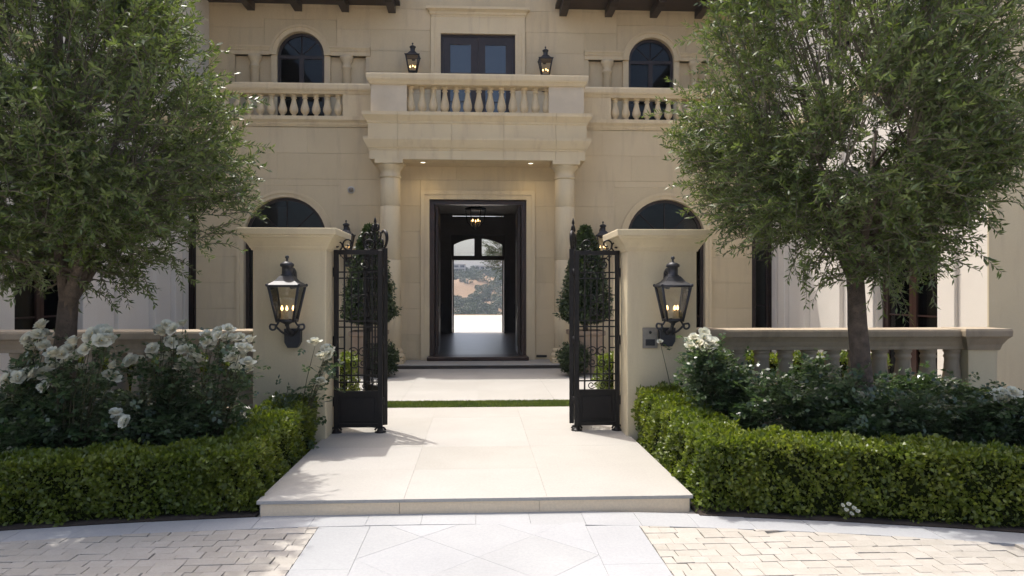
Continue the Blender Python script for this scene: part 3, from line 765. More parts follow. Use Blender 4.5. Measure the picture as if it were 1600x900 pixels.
# interior shell: floors, foyer, rear wall
mb = MB(); mb.box(-13.2, 13.6, YF + 0.4, YB, -0.1, 0.095); part(mb, 'ground_floor', foyerfloor, house)
mb = MB(); mb.box(XR + 0.4, 13.6, 10.6, YF + 0.4, -0.12, 0.0); mb.box(-13.2, XL - 0.4, 10.6, YF + 0.4, -0.12, 0.0); part(mb, 'wing_floor', foyerfloor, house)
mb = MB(); mb.box(-13.2, 13.6, YU + 0.4, YB, 5.4, 6.0); mb.box(-13.2, 13.6, YF + 0.4, YU + 0.4, 5.4, 5.95); part(mb, 'upper_floor', interior, house)
mb = MB(); mb.box(-13.3, 13.7, YU + 0.02, YB + 0.4, 9.92, 10.1); mb.box(XR, 13.7, 10.27, YU, 9.94, 10.1); mb.box(-13.3, XL, 10.27, YU, 9.94, 10.1); part(mb, 'attic_floor', interior, house)
mb = MB(); mb.box(-3.0, 3.0, YF + 0.4, YB, 5.12, 5.38); part(mb, 'foyer_ceiling', foyerwall, house)
for s in (-1, 1):
    mb = MB(); mb.box(s * 3.0, s * 3.15, YF + 0.4, YB, 0.095, 5.4); part(mb, 'foyer_wall', foyerwall, house)
rw = wall('rear_wall', -13.2, 13.6, 0.0, 9.9, YB, YB + 0.4, [(-1.14, 1.14, 0.0, 4.25), (-1.1, 1.1, 5.03, 5.09)], foyerwall)  # narrow upper slit is added so a bright line of sky shows
# rear doorway: segmental fan light over an open pair
mb = MB(); rr = 2.1; zc = 4.1 - rr; n = 14; xs_ = [-1.03 + 2.06 * i / n for i in range(n + 1)]
pts = [(x, zc + math.sqrt(rr * rr - x * x)) for x in xs_]
for i in range(n): mb.prism([pts[i], pts[i + 1], (pts[i + 1][0], 4.245), (pts[i][0], 4.245)], YB + 0.05, YB + 0.2)
for s in (-1, 1): mb.box(s * 1.138, s * 1.03, YB + 0.05, YB + 0.2, 0.09, 4.245)
mb.box(-1.03, 1.03, YB + 0.05, YB + 0.2, 3.17, 3.36); mb.box(-0.16, 0.16, YB + 0.05, YB + 0.2, 3.36, zc + rr)
rd = part(mb, 'rear_door_frame', darkwood, house)
for s in (-1, 1):
    pl = [(x, z) for x, z in pts if s * x > 0.16]; pl = [(s * 0.16, 3.36), (s * 0.16, zc + math.sqrt(rr * rr - 0.0256))] + (pl if s > 0 else pl[::-1]) + [(s * 1.03, 3.36)]
    mb = MB(); mb.prism(pl, YB + 0.12, YB + 0.128); part(mb, 'pane', lampglass, rd)
    mb = MB(); mb.box(s * 1.12, s * 1.07, YB - 1.0, YB + 0.04, 0.12, 3.15, 0.004); part(mb, 'door_leaf', darkwood, rd)
mb = MB(); mb.box(-13, 13, YB + 0.4, 52.5, -0.25, 0.06); struct(mb, 'rear_terrace', slabmat)

# ------------------------------------------------------------------ gate pillars, balustrades
for s, lab in ((-1, 'cream stucco gate pillar with moulded cap, left of the entrance, no intercom'), (1, 'cream stucco gate pillar with moulded cap and the intercom panel')):
    xi, xo = s * 1.9, s * 2.8; xc = s * 2.35
    p = thing('gate_pillar', lab, 'pillar', (xc, 9.35, 0), 'pillars at the gateway')
    mb = MB(); mb.box(xi, xo, 8.9, 9.8, -0.15, 2.42, 0.012); part(mb, 'shaft', stucco, p)
    mb = MB(); x0, x1 = sorted((xi, xo))
    loop = [(x0, 9.8), (x0, 8.9), (x1, 8.9), (x1, 9.8)]
    mb.sweep(loop, [(-0.44, 2.36), (0.012, 2.36), (0.02, 2.385), (0.03, 2.39), (0.035, 2.41), (0.06, 2.45), (0.10, 2.50), (0.125, 2.52), (0.13, 2.545), (0.15, 2.55), (0.155, 2.62), (0.15, 2.63), (-0.44, 2.635)])
    mb.box(x0 - 0.1, x1 + 0.1, 9.75, 9.93, 2.47, 2.632); part(mb, 'cap', stucco, p)
GY = 9.4
for s, lab in ((1, 'cast stone garden balustrade behind the olive tree beside the intercom pillar'), (-1, 'shaded cast stone balustrade behind the white roses at left')):
    p = thing('garden_balustrade', lab, 'balustrade', (s * 5, GY, 0), 'balustrades beside the gate')
    xe = 6.98 if s > 0 else -8.2; xs0 = s * 2.81
    x0, x1 = sorted((xs0, xe))
    mb = MB(); mb.sweep([(x0, GY), (x1, GY)], [(-0.22, 1.06), (0.13, 1.06), (0.135, 1.10), (0.15, 1.13), (0.165, 1.17), (0.20, 1.22), (0.225, 1.24), (0.23, 1.31), (0.22, 1.335), (-0.22, 1.34)]); part(mb, 'rail', balumat, p)
    mb = MB(); mb.box(x0, x1, GY - 0.16, GY + 0.2, -0.15, 0.3); part(mb, 'plinth', balumat, p)
    posts = [(2.81, 3.12), (6.62, 7.03)] if s > 0 else [(-3.12, -2.81), (-7.2, -6.75)]
    for a, b_ in posts:
        mb = MB(); mb.box(a, b_, GY - 0.19, GY + 0.21, 0.3, 1.06, 0.006); part(mb, 'post', stucco if abs(a) > 6 and s > 0 else balumat, p)
        mb = MB(); mb.sweep([(a + 0.13, GY + 0.2), (a + 0.13, GY - 0.06), (b_ - 0.13, GY - 0.06), (b_ - 0.13, GY + 0.2)], [(-0.1, 1.055), (0.15, 1.055), (0.17, 1.13), (0.215, 1.21), (0.25, 1.245), (0.255, 1.315), (0.245, 1.345), (-0.1, 1.346)] if s > 0 or True else []); part(mb, 'post_cap', balumat, p)
    us = [1153, 1190, 1227, 1264, 1300, 1337, 1374, 1411, 1450, 1487] if s > 0 else [30 + 38.5 * i for i in range(10)]
    for u in us: baluster(p, rat(u) * GY, GY, 0.3, 0.765, BALU2, 0.86)

# ------------------------------------------------------------------ lanterns
def spiral(cx, cz, r0, r1, a0, a1, n=18, y=0.0):
    return [(cx + (r0 + (r1 - r0) * i / n) * math.cos(a0 + (a1 - a0) * i / n), y, cz + (r0 + (r1 - r0) * i / n) * math.sin(a0 + (a1 - a0) * i / n)) for i in range(n + 1)]
def make_lantern():
    """wall lantern; origin on the wall at the height of the glass bottom, projecting to -y"""
    L = thing('wall_lantern', 'lantern', 'lantern'); yc = -0.36
    z0, z1, w0, w1 = 0.0, 0.44, 0.10, 0.185
    mb = MB()
    for a, b_ in ((1, 1), (1, -1), (-1, 1), (-1, -1)): mb.tube([(a * w0, yc + b_ * w0, z0 - 0.02), (a * w1, yc + b_ * w1, z1)], 0.017, 6)
    for w_, z in ((w0, z0), (w1, z1)):
        for a, b_, c, d in ((-1, -1, 1, -1), (1, -1, 1, 1), (1, 1, -1, 1), (-1, 1, -1, -1)): mb.tube([(a * w_, yc + b_ * w_, z), (c * w_, yc + d * w_, z)], 0.018, 6)
    for a, b_ in ((1, 1), (1, -1), (-1, 1), (-1, -1)): mb.lathe([(0.004, 0.03), (0.018, 0.02), (0.018, 0), (0.01, -0.01)], (a * (w1 + 0.012), yc + b_ * (w1 + 0.012), z1), 8)
    part(mb, 'frame', lampmetal, L)
    for k in range(4):
        c_, s_ = [(1, 0), (0, 1), (-1, 0), (0, -1)][k]
        def T(u, w_, z): return (c_ * u - s_ * w_, yc + s_ * u + c_ * w_, z)
        mb = MB(); mb.add([T(-w0, w0, z0), T(w0, w0, z0), T(w1, w1, z1), T(-w1, w1, z1), T(-w0, w0 - .004, z0), T(w0, w0 - .004, z0), T(w1, w1 - .004, z1), T(-w1, w1 - .004, z1)], [(0, 1, 2, 3), (7, 6, 5, 4), (0, 4, 5, 1), (1, 5, 6, 2), (2, 6, 7, 3), (3, 7, 4, 0)]); part(mb, 'glass_pane', lampglass, L)
    mb = MB(); mb.lathe([(0.205, 0.44), (0.202, 0.452), (0.13, 0.50), (0.08, 0.565), (0.066, 0.57)], (0, yc, 0), 4, False, True); part(mb, 'roof', lampmetal, L)
    mb = MB(); mb.lathe([(0.082, 0.55), (0.082, 0.58), (0.066, 0.59), (0.066, 0.68), (0.088, 0.69), (0.088, 0.72), (0.05, 0.745), (0.014, 0.755), (0.014, 0.785), (0.026, 0.80), (0.02, 0.825), (0.004, 0.83)], (0, yc, 0), 16); part(mb, 'chimney', lampmetal, L)
    mb = MB(); mb.tube([(0, yc + 0.05, 0.63), (0, yc + 0.2, 0.64), (0, -0.12, 0.62), (0, -0.10, 0.5), (0, -0.06, 0.42)], [0.05, 0.055, 0.06, 0.06, 0.045], 10); part(mb, 'top_arm', lampmetal, L)
    for s in (-1, 1):
        mb = MB(); mb.tube([(s * 0.10, yc, -0.01), (s * 0.13, yc, -0.06), (s * 0.20, yc, -0.05)] + [(s * (0.175 - 0.0 + q[0]), yc, q[2]) for q in spiral(0, -0.085, 0.045, 0.03, 0.9, -3.6, 12)] + [(s * 0.10, yc + 0.1, -0.15), (s * 0.04, -0.2, -0.2)], 0.014, 6); part(mb, 'scroll', lampmetal, L)
    mb = MB(); mb.tube([(0, yc, -0.03), (0, yc + 0.05, -0.12), (0, -0.15, -0.17), (0, -0.08, -0.2)], [0.02, 0.025, 0.03, 0.04], 8)
    mb.lathe([(0.012, -0.085), (0.028, -0.07), (0.03, -0.05), (0.085, -0.02), (0.10, -0.005)], (0, yc, 0), 12); part(mb, 'base_arm', lampmetal, L)
    mb = MB(); mb.prism([(-0.105, -0.12), (0.105, -0.12), (0.10, -0.30), (0.06, -0.37), (-0.06, -0.37), (-0.10, -0.30)], -0.12, -0.001); part(mb, 'wall_bracket', lampmetal, L)
    for k, (x, y) in enumerate(((-0.07, 0.02), (0.01, -0.05), (0.07, 0.03))):
        mb = MB(); mb.lathe([(0.03, 0), (0.03, 0.02), (0.016, 0.03), (0.016, 0.12), (0.005, 0.125)], (x, yc + y, 0.0), 10); c = part(mb, 'candle', candlemat, L)
        mb = MB(); mb.lathe([(0.003, 0.125), (0.015, 0.14), (0.016, 0.155), (0.008, 0.18), (0.002, 0.19)], (x, yc + y, 0), 8); part(mb, 'flame', flamemat, c)
    return L
proto = make_lantern()
GRP = 'wall lanterns'
def lantern(loc, label, scale, first=False, rz=0.0):
    if first: proto.location = tuple(c * K for c in loc); proto.scale = (scale,) * 3; proto.rotation_euler = (0, 0, rz); o = proto; o['label'] = label
    else: o = dup(proto, loc, rz, label, scale)
    o['group'] = GRP; return o
xl = W(450, 500, 8.6)[0]; xr_ = W(1050, 500, 8.6)[0]
lantern((xl, 8.899, 1.50), 'large lit lantern on the left gate pillar', 0.94, True)
lantern((xr_, 8.899, 1.50), 'large lit lantern on the gate pillar above the intercom', 0.94)
lantern((-3.26, YF - 0.07, 2.82), 'lantern on the house wall behind the left topiary cone', 0.95)
lantern((3.14, YF - 0.07, 2.82), 'lantern on the house wall behind the right topiary cone', 0.95)
lantern((rat(645) * 19.2, YU - 0.01, 7.78), 'lit lantern on the upper wall left of the balcony door', 0.95)
lantern((rat(852) * 19.2, YU - 0.01, 7.74), 'lit lantern on the upper wall right of the balcony door', 0.95)

# intercom on the right pillar
a = W(1004, 512, 8.89); b_ = W(1027, 544, 8.89)
ic = thing('intercom_panel', 'small bronze intercom panel on the right gate pillar', 'intercom', (a[0], 8.9, b_[2]))
mb = MB(); mb.box(a[0], b_[0], 8.875, 8.899, b_[2], a[2], 0.004); part(mb, 'plate', steel, ic)
mb = MB(); mb.box(a[0] + 0.035, b_[0] - 0.035, 8.868, 8.876, b_[2] + 0.035, b_[2] + 0.115, 0.002); g_ = part(mb, 'speaker_grille', lampmetal, ic)
for k in range(5):
    mb = MB(); mb.box(a[0] + 0.042, b_[0] - 0.042, 8.865, 8.8682, b_[2] + 0.043 + k * 0.014, b_[2] + 0.049 + k * 0.014); part(mb, 'slat', blackplastic, g_)
mb = MB(); mb.lathe([(0.018, 0), (0.018, 0.012), (0.006, 0.014)], (0, 0, 0), 14); mapped(mb, lambda x, y, z: (x + (a[0] + b_[0]) / 2, 8.876 - z, a[2] - 0.06 + y)); part(mb, 'camera_lens', blackplastic, ic)
# dome camera on the house wall
p = W(549, 297, YF); sc_ = thing('security_camera', 'small dome security camera high on the wall left of the portico', 'camera', (p[0], YF, p[2]))
mb = MB(); mb.lathe([(0.09, 0), (0.09, 0.04), (0.07, 0.05)], (0, 0, 0), 16); mapped(mb, lambda x, y, z: (x + p[0], YF - 0.002 - z, p[2] + y)); part(mb, 'housing', whiteplastic, sc_)
mb = MB(); mb.lathe([(0.065, 0.05), (0.055, 0.085), (0.03, 0.105), (0.004, 0.112)], (0, 0, 0), 16); mapped(mb, lambda x, y, z: (x + p[0], YF - 0.002 - z, p[2] + y)); part(mb, 'dome', steel, sc_)
# chandelier in the foyer
cx, cy = rat(743) * 24, 24.0
ch = thing('chandelier', 'iron hall chandelier with glowing candles hanging inside the doorway', 'chandelier', (cx, cy, 4.0))
mb = MB()
for dx in (-0.13, 0, 0.13): mb.tube([(cx + dx, cy, 5.12), (cx + dx, cy, 4.62)], 0.012, 6)
mb.lathe([(0.15, 5.07), (0.15, 5.118)], (cx, cy, 0), 16); part(mb, 'hanger', iron, ch)
mb = MB(); mb.lathe([(0.33, 4.60), (0.36, 4.63), (0.36, 4.67), (0.33, 4.69)], (cx, cy, 0), 20)
for k in range(6):
    a = k * math.pi / 3; mb.tube([(cx + 0.34 * math.cos(a), cy + 0.34 * math.sin(a), 4.64), (cx + 0.28 * math.cos(a), cy + 0.28 * math.sin(a), 4.2), (cx + 0.04 * math.cos(a), cy + 0.04 * math.sin(a), 3.95)], 0.014, 6)
part(mb, 'frame', iron, ch)
for k in range(5):
    a = 0.3 + k * 2 * math.pi / 5; q = (cx + 0.15 * math.cos(a), cy + 0.15 * math.sin(a), 4.05)
    mb = MB(); mb.lathe([(0.02, 0), (0.02, 0.16)], q, 8); c = part(mb, 'candle', candlemat, ch)
    mb = MB(); mb.lathe([(0.004, 0.16), (0.02, 0.19), (0.012, 0.23), (0.002, 0.25)], q, 8); part(mb, 'flame', flamemat, c)

# ------------------------------------------------------------------ iron gates, folded open
def bar(parent, x0, x1, z0, z1, name='bar', t=0.011, y=0.0):
    mb = MB(); mb.box(x0, x1, y - t, y + t, z0, z1); link(name, mb.mesh(name, mat=iron), parent)
def make_leaf(L, crest, tall):
    mb = MB(); t = 0.03
    mb.box(0, 0.06, -t, t, 0.05, 2.39, 0.004); mb.box(L - 0.06, L, -t, t, 0.05, 2.39, 0.004)
    mb.box(0.06, L - 0.06, -0.025, 0.025, 2.33, 2.388); mb.box(0.06, L - 0.06, -0.025, 0.025, 0.5, 0.545); mb.box(0.06, L - 0.06, -0.025, 0.025, 0.07, 0.12)
    lf = link('gate_leaf', mb.mesh('gate_leaf', mat=iron))
    mb = MB(); mb.box(0.06, L - 0.06, -0.008, 0.008, 0.12, 0.5); mb.box(0.1, L - 0.1, -0.016, 0.016, 0.16, 0.46, 0.006); link('kick_panel', mb.mesh('kick_panel', mat=iron), lf)
    for x in (0.135, L - 0.135): bar(lf, x - 0.01, x + 0.01, 0.545, 2.33)
    for i in range(1, 4):
        x = 0.135 + (L - 0.27) * i / 4; bar(lf, x - 0.008, x + 0.008, 0.66, 2.1, t=0.008)
    for z in (0.66, 0.75, 1.38, 1.46, 2.02, 2.10): bar(lf, 0.06, L - 0.06, z - 0.009, z + 0.009, t=0.0095)
    for z in (0.9, 1.1, 1.25, 1.6, 1.8): 
        bar(lf, 0.06, 0.135, z - 0.008, z + 0.008, t=0.009); bar(lf, L - 0.135, L - 0.06, z - 0.008, z + 0.008, t=0.009)
    def scroll(cx, cz, r, a0, a1, rr=0.009):
        mb = MB(); mb.tube(spiral(cx, cz, r, r * 0.22, a0, a1, 22), rr, 5); link('scroll', mb.mesh('scroll', mat=iron), lf)
    m_ = L / 2
    for s in (-1, 1):
        scroll(m_ + s * 0.085, 2.215, 0.085, math.pi / 2 - s * 1.2, math.pi / 2 + s * 7.5)
        scroll(m_ + s * 0.075, 0.602, 0.05, -math.pi / 2 - s * 1.0, -math.pi / 2 + s * 7.0, 0.007)
        for z in (1.05, 1.74): scroll(m_ + s * 0.06, z, 0.07, math.pi / 2 - s * 1.0, math.pi / 2 + s * 7.0, 0.008); 
        for z in (0.9, 1.58): scroll(m_ + s * 0.06, z, 0.06, -math.pi / 2 - s * 1.0, -math.pi / 2 + s * 7.0, 0.008)
    if crest == 'scroll':
        for s in (-1, 1): scroll(m_ + s * 0.13, 2.47, 0.09, -math.pi / 2 - s * 0.6, -math.pi / 2 + s * 7.0, 0.011)
        scroll(0.05, 2.45, 0.065, -1.2, 5.5, 0.011)
    else:
        for k in range(3):
            for s in (-1, 1): scroll(m_ + s * (0.16 - 0.05 * k), 2.47 + 0.11 * k, 0.085 - 0.015 * k, -math.pi / 2 - s * 0.4, -math.pi / 2 + s * 6.5, 0.012)
        mb = MB(); mb.tube(spiral(L - 0.09, 2.55, 0.17, 0.05, -1.4, 1.9, 18), [0.012 + 0.014 * math.sin(math.pi * i / 18) for i in range(19)], 6); link('scroll', mb.mesh('crest_scroll', mat=iron), lf)
        mb = MB(); mb.tube(spiral(0.09, 2.55, 0.17, 0.05, math.pi + 1.4, math.pi - 1.9, 18), [0.012 + 0.014 * math.sin(math.pi * i / 18) for i in range(19)], 6); link('scroll', mb.mesh('crest_scroll', mat=iron), lf)
        mb = MB(); mb.lathe([(0.016, 2.39), (0.016, 2.47), (0.032, 2.49), (0.016, 2.52), (0.014, 2.62), (0.036, 2.66), (0.026, 2.71), (0.012, 2.74), (0.022, 2.76), (0.004, 2.83)], (m_, 0, 0), 10); link('finial', mb.mesh('finial', mat=iron), lf)
    if tall:
        for x in (0.03, L - 0.03):
            mb = MB(); mb.lathe([(0.075, 0.0), (0.075, 0.012), (0.05, 0.02), (0.03, 0.06)], (x, 0, 0.0), 12); mb.tube([(x - 0.07, 0, 0.03), (x - 0.05, 0, 0.06), (x, 0, 0.075), (x + 0.05, 0, 0.06), (x + 0.07, 0, 0.03)], 0.014, 6); link('foot', mb.mesh('foot', mat=iron), lf)
    for ch_ in list(lf.children): ch_.parent = lf
    return lf
def bar_parent(o, p): o.parent = p
for s, lab, L1, end in ((-1, 'black wrought iron gate folded open beside the left pillar', 0.63, (-1.57, 9.87)), (1, 'black wrought iron gate folded open beside the intercom pillar', 0.60, (1.37, 9.95))):
    g_ = thing('iron_gate', lab, 'gate', (s * 1.88, 9.3, 0), 'gates of the entrance')
    f1 = make_leaf(L1, 'scroll', True); f1.parent = g_
    f1.location = (0 - s * 0.0, 0, 0); f1.rotation_euler = (0, 0, 0 if s < 0 else math.pi)
    hx = s * (1.88 - L1 - 0.03); hy = 9.38
    dx, dy = end[0] - hx, end[1] - hy
    f2 = make_leaf(0.60, 'tall', False); f2.parent = g_
    f2.location = ((hx - s * 1.88) * K, (hy - 9.3) * K, 0.03 * K); f2.rotation_euler = (0, 0, math.atan2(dy, dx))
    mb = MB()
    for z in (0.4, 1.2, 2.1): mb.lathe([(0.022, z - 0.06), (0.022, z + 0.06)], (s * 1.893, 9.34, 0), 10); mb.lathe([(0.02, z - 0.05), (0.02, z + 0.05)], (hx + s * 0.03, 9.34, 0), 10)
    part(mb, 'hinge_set', iron, g_)

# ------------------------------------------------------------------ clipped hedges, topiary
def boxhedge(name, label, boxes, n, leaf, lsize, group=None, core_in=0.05, cat='hedge', bumpy=0.045):
    """boxes: (corner polygon in x,y (4 pts, convex, ccw), z0, ztop list at the corners)"""
    h = thing(name, label, cat, (sum(p[0] for p in boxes[0][0]) / 4, sum(p[1] for p in boxes[0][0]) / 4, boxes[0][1]), group)
    og = ORG[h.name]; core = MB(); Ps = []; Ns = []
    tot = []
    for poly, z0, zt in boxes:
        cx = sum(p[0] for p in poly) / 4; cy = sum(p[1] for p in poly) / 4
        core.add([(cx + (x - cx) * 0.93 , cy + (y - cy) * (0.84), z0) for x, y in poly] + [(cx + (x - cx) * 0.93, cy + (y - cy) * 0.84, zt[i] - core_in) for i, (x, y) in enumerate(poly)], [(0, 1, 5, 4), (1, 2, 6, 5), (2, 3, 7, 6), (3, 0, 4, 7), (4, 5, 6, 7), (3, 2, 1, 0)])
        for i in range(4):
            p, q = np.array(poly[i]), np.array(poly[(i + 1) % 4]); l = np.linalg.norm(q - p)
            tot.append((l * (zt[i] + zt[(i + 1) % 4] - 2 * z0) / 2, 's', p, q, z0, zt[i], zt[(i + 1) % 4]))
        A = area(poly); tot.append((A * 1.25, 't', poly, zt))
    S_ = sum(t[0] for t in tot)
    for t in tot:
        k = int(n * t[0] / S_)
        a = RNG.random(k); b2 = RNG.random(k)
        if t[1] == 's':
            p, q, z0, za, zb = t[2:]
            d = (q - p) / np.linalg.norm(q - p); nn = np.array([d[1], -d[0], 0.0])
            xy = p + np.outer(a, q - p); z = z0 + (za + (zb - za) * a - z0) * b2 ** 0.9
            P = np.stack([xy[:, 0], xy[:, 1], z], -1)
        else:
            poly, zt = t[2:]; P4 = np.array([[*poly[i], zt[i]] for i in range(4)])
            P = ((1 - a) * (1 - b2))[:, None] * P4[0] + (a * (1 - b2))[:, None] * P4[1] + (a * b2)[:, None] * P4[2] + ((1 - a) * b2)[:, None] * P4[3]
            nn = np.array([0, 0, 1.0])
        wob = np.sin(P[:, 0] * 9 + 1.3 * np.sin(P[:, 1] * 7)) * np.sin(P[:, 1] * 8 + P[:, 2] * 11) + 0.6 * np.sin(P[:, 0] * 23 + P[:, 2] * 19) * np.sin(P[:, 1] * 21)
        P = P + nn * (bumpy * wob - RNG.random(k) ** 1.4 * 0.10)[:, None] + RNG.normal(size=P.shape) * 0.006
        Ps.append(P); Ns.append(np.tile(nn, (k, 1)))
    P = np.concatenate(Ps); N = np.concatenate(Ns); k = len(P)
    D = N * 0.8 + np.array([0, 0, 0.35]) + RNG.normal(size=(k, 3)) * 0.75
    sz = RNG.uniform(0.7, 1.25, k) * lsize
    q = leaves(P - np.array(og), D, sz, sz * 0.62, N + RNG.normal(size=(k, 3)) * 0.6)
    o = link('foliage', quads('foliage', q, leaf), h); o['kind'] = 'stuff'
    part(core, 'shade_core', hedgecore, h)  # solid dark filler standing in for shade between the leaves
    return h
def arcboxes(xa, xb, th, z0, zt0, zt1, n):
    out = []
    for i in range(n):
        x0, x1 = xa + (xb - xa) * i / n, xa + (xb - xa) * (i + 1) / n
        t0, t1 = zt0 + (zt1 - zt0) * i / n, zt0 + (zt1 - zt0) * (i + 1) / n
        pl = [(x0, yedge(x0) + 0.1), (x1, yedge(x1) + 0.1), (x1, yedge(x1) + 0.1 + th), (x0, yedge(x0) + 0.1 + th)]; zz = [t0, t1, t1, t0]
        out.append((pl, z0, zz))
    return out
lb = [([(-2.52, yedge(-2.52) + 0.1), (-2.01, yedge(-2.01) + 0.1), (-2.01, 8.82), (-2.52, 8.82)], -0.12, [0.39, 0.39, 0.54, 0.54])] + arcboxes(-5.6, -2.5, 0.52, -0.12, 0.36, 0.40, 4)
boxhedge('box_hedge', 'low clipped green box hedge left of the entrance platform, mostly in shade', lb, 74000, boxleaf, 0.047, 'front box hedges')
rb = [([(2.01, yedge(2.01) + 0.1), (2.52, yedge(2.52) + 0.1), (2.52, 8.82), (2.01, 8.82)], -0.12, [0.51, 0.51, 0.63, 0.63])] + arcboxes(2.5, 6.4, 0.52, -0.12, 0.51, 0.40, 5)
boxhedge('box_hedge', 'low clipped sunlit box hedge right of the entrance platform', rb, 80000, boxleaf, 0.047, 'front box hedges')
for s, lab in ((-1, 'low hedge in the courtyard seen through the left iron gate'), (1, 'low hedge in the courtyard seen through the right gate and balustrade')):
    xa, xb = sorted((s * 1.85, s * 6.2))
    boxhedge('courtyard_hedge', lab, [([(xa, 10.35), (xb, 10.35), (xb, 10.95), (xa, 10.95)], -0.03, [0.86] * 4)], 22000, boxleaf, 0.048, 'courtyard hedges', 0.08)

boxhedge('low_hedge', 'low green shrub row at the foot of the right balustrade', [([(4.7, 8.75), (6.9, 8.75), (6.9, 9.15), (4.7, 9.15)], -0.12, [0.52, 0.5, 0.5, 0.52])], 9000, boxleaf, 0.05, None, 0.08)
def shrub_leaves(P, N, size, og, wr=0.5, out=0.6, jit=0.8):
    k = len(P); D = N * out + RNG.normal(size=(k, 3)) * jit; sz = RNG.uniform(0.7, 1.3, k) * size
    return leaves(P - np.array(og), D, sz, sz * wr, N + RNG.normal(size=(k, 3)) * 0.7)
for s, lab in ((-1, 'tall clipped topiary cone in a clay planter behind the left gate'), (1, 'tall clipped topiary cone in a clay planter behind the right gate')):
    bx, by = s * 2.42, 15.8
    t = thing('topiary', lab, 'topiary', (bx, by, 0), 'potted topiary by the porch'); og = ORG[t.name]
    mb = MB(); mb.lathe([(0.30, 0.0), (0.31, 0.05), (0.29, 0.07), (0.34, 0.85), (0.39, 0.88), (0.39, 0.97), (0.33, 0.97), (0.32, 0.90)], (bx, by, 0), 4, False, True); part(mb, 'planter', potmat, t)
    mb = MB(); mb.tube([(bx, by, 0.88), (bx + 0.01, by, 1.4), (bx, by, 2.6)], [0.06, 0.05, 0.02], 8); part(mb, 'trunk', bark, t)
    n = 15000; h = RNG.random(n) ** 1.25; a = RNG.uniform(0, 2 * np.pi, n)
    z = 1.15 + h * 2.15; rr = 0.55 * (1 - h) ** 0.72 + 0.04; rr = np.where(h < 0.08, rr * (0.5 + h / 0.16), rr)
    rr = rr * (1 + 0.16 * np.sin(a * 4 + z * 5 + s) * np.sin(z * 7) + 0.12 * np.sin(a * 9 - z * 11) + RNG.normal(size=n) * 0.09) * (1 - RNG.random(n) ** 2 * 0.3)
    P = np.stack([bx + rr * np.cos(a), by + rr * np.sin(a), z], -1); N = np.stack([np.cos(a), np.sin(a), np.full(n, 0.35)], -1)
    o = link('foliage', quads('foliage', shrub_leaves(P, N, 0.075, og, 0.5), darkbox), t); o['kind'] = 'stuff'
    mb = MB(); mb.lathe([(0.25, 1.2), (0.42, 1.4), (0.3, 2.0), (0.12, 2.8), (0.01, 3.15)], (bx, by, 0), 12); part(mb, 'shade_core', hedgecore, t)  # solid filler, its dark colour paints the cone's inner shade
for s, lab in ((-1, 'dark round shrub at the foot of the left topiary planter'), (1, 'dark round shrub at the foot of the right topiary planter')):
    bx, by = s * 2.08, 15.35
    t = thing('round_shrub', lab, 'shrub', (bx, by, 0), 'round shrubs by the porch'); og = ORG[t.name]
    n = 5000; d = unit(RNG.normal(size=(n, 3))); rr = 0.31 * (1 + RNG.normal(size=n) * 0.13 + 0.15 * np.sin(d[:, 0] * 7 + d[:, 2] * 6)) * (1 - RNG.random(n) ** 2 * 0.4)
    P = np.array([bx, by, 0.36]) + d * rr[:, None] * np.array([1, 1, 1.05]); P[:, 2] = np.maximum(P[:, 2], 0.02)
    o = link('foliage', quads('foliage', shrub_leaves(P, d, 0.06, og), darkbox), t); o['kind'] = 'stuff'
    mb = MB(); mb.tube([(bx, by, -0.01), (bx, by, 0.4)], [0.03, 0.015], 6)
    for k in range(5):
        a = k * 1.3; mb.tube([(bx, by, 0.1), (bx + 0.18 * math.cos(a), by + 0.18 * math.sin(a), 0.45)], 0.01, 5)
    part(mb, 'stem', bark, t)

# ------------------------------------------------------------------ rose bushes
def bloom_mesh(seed):
    r = random.Random(seed); mb = MB()
    for ring, (np_, rad, tilt, sz) in enumerate(((5, 0.006, 0.02, 0.048), (6, 0.012, 0.22, 0.054), (7, 0.02, 0.5, 0.058), (8, 0.028, 0.88, 0.058))):
        for k in range(np_):
            a = 2 * math.pi * (k + ring * 0.4) / np_ + r.uniform(-0.3, 0.3); tl = tilt + r.uniform(-0.2, 0.25); s_ = sz * r.uniform(0.85, 1.15)
            er = Vector((math.cos(a), math.sin(a), 0)); ea = Vector((-math.sin(a), math.cos(a), 0))
            d0 = er * math.sin(tl * 0.6) + Vector((0, 0, math.cos(tl * 0.6))); d1 = er * math.sin(tl * 1.35) + Vector((0, 0, math.cos(tl * 1.35)))
            b0 = er * rad * 0.5; m_ = b0 + d0 * s_ * 0.55; e = m_ + d1 * s_ * 0.5
            cup = -er * s_ * 0.12
            vs = [b0 - ea * s_ * 0.15, b0 + ea * s_ * 0.15, m_ + ea * s_ * 0.5 + cup, m_ - ea * s_ * 0.5 + cup, m_ + d0 * 0.002, e + ea * s_ * 0.33, e - ea * s_ * 0.33, e + er * s_ * 0.06]
            mb.add(vs, [(0, 1, 2, 4), (0, 4, 3), (4, 2, 5, 7), (3, 4, 7, 6)], True)
    me = mb.mesh('rose_bloom', mat=petal); return me
BLOOMS = [bloom_mesh(i) for i in range(4)]
mbh = MB(); mbh.lathe([(0.003, 0.0), (0.008, 0.008), (0.008, 0.018), (0.003, 0.026)], n=8); HEART = mbh.mesh('rose_heart', mat=stamen)
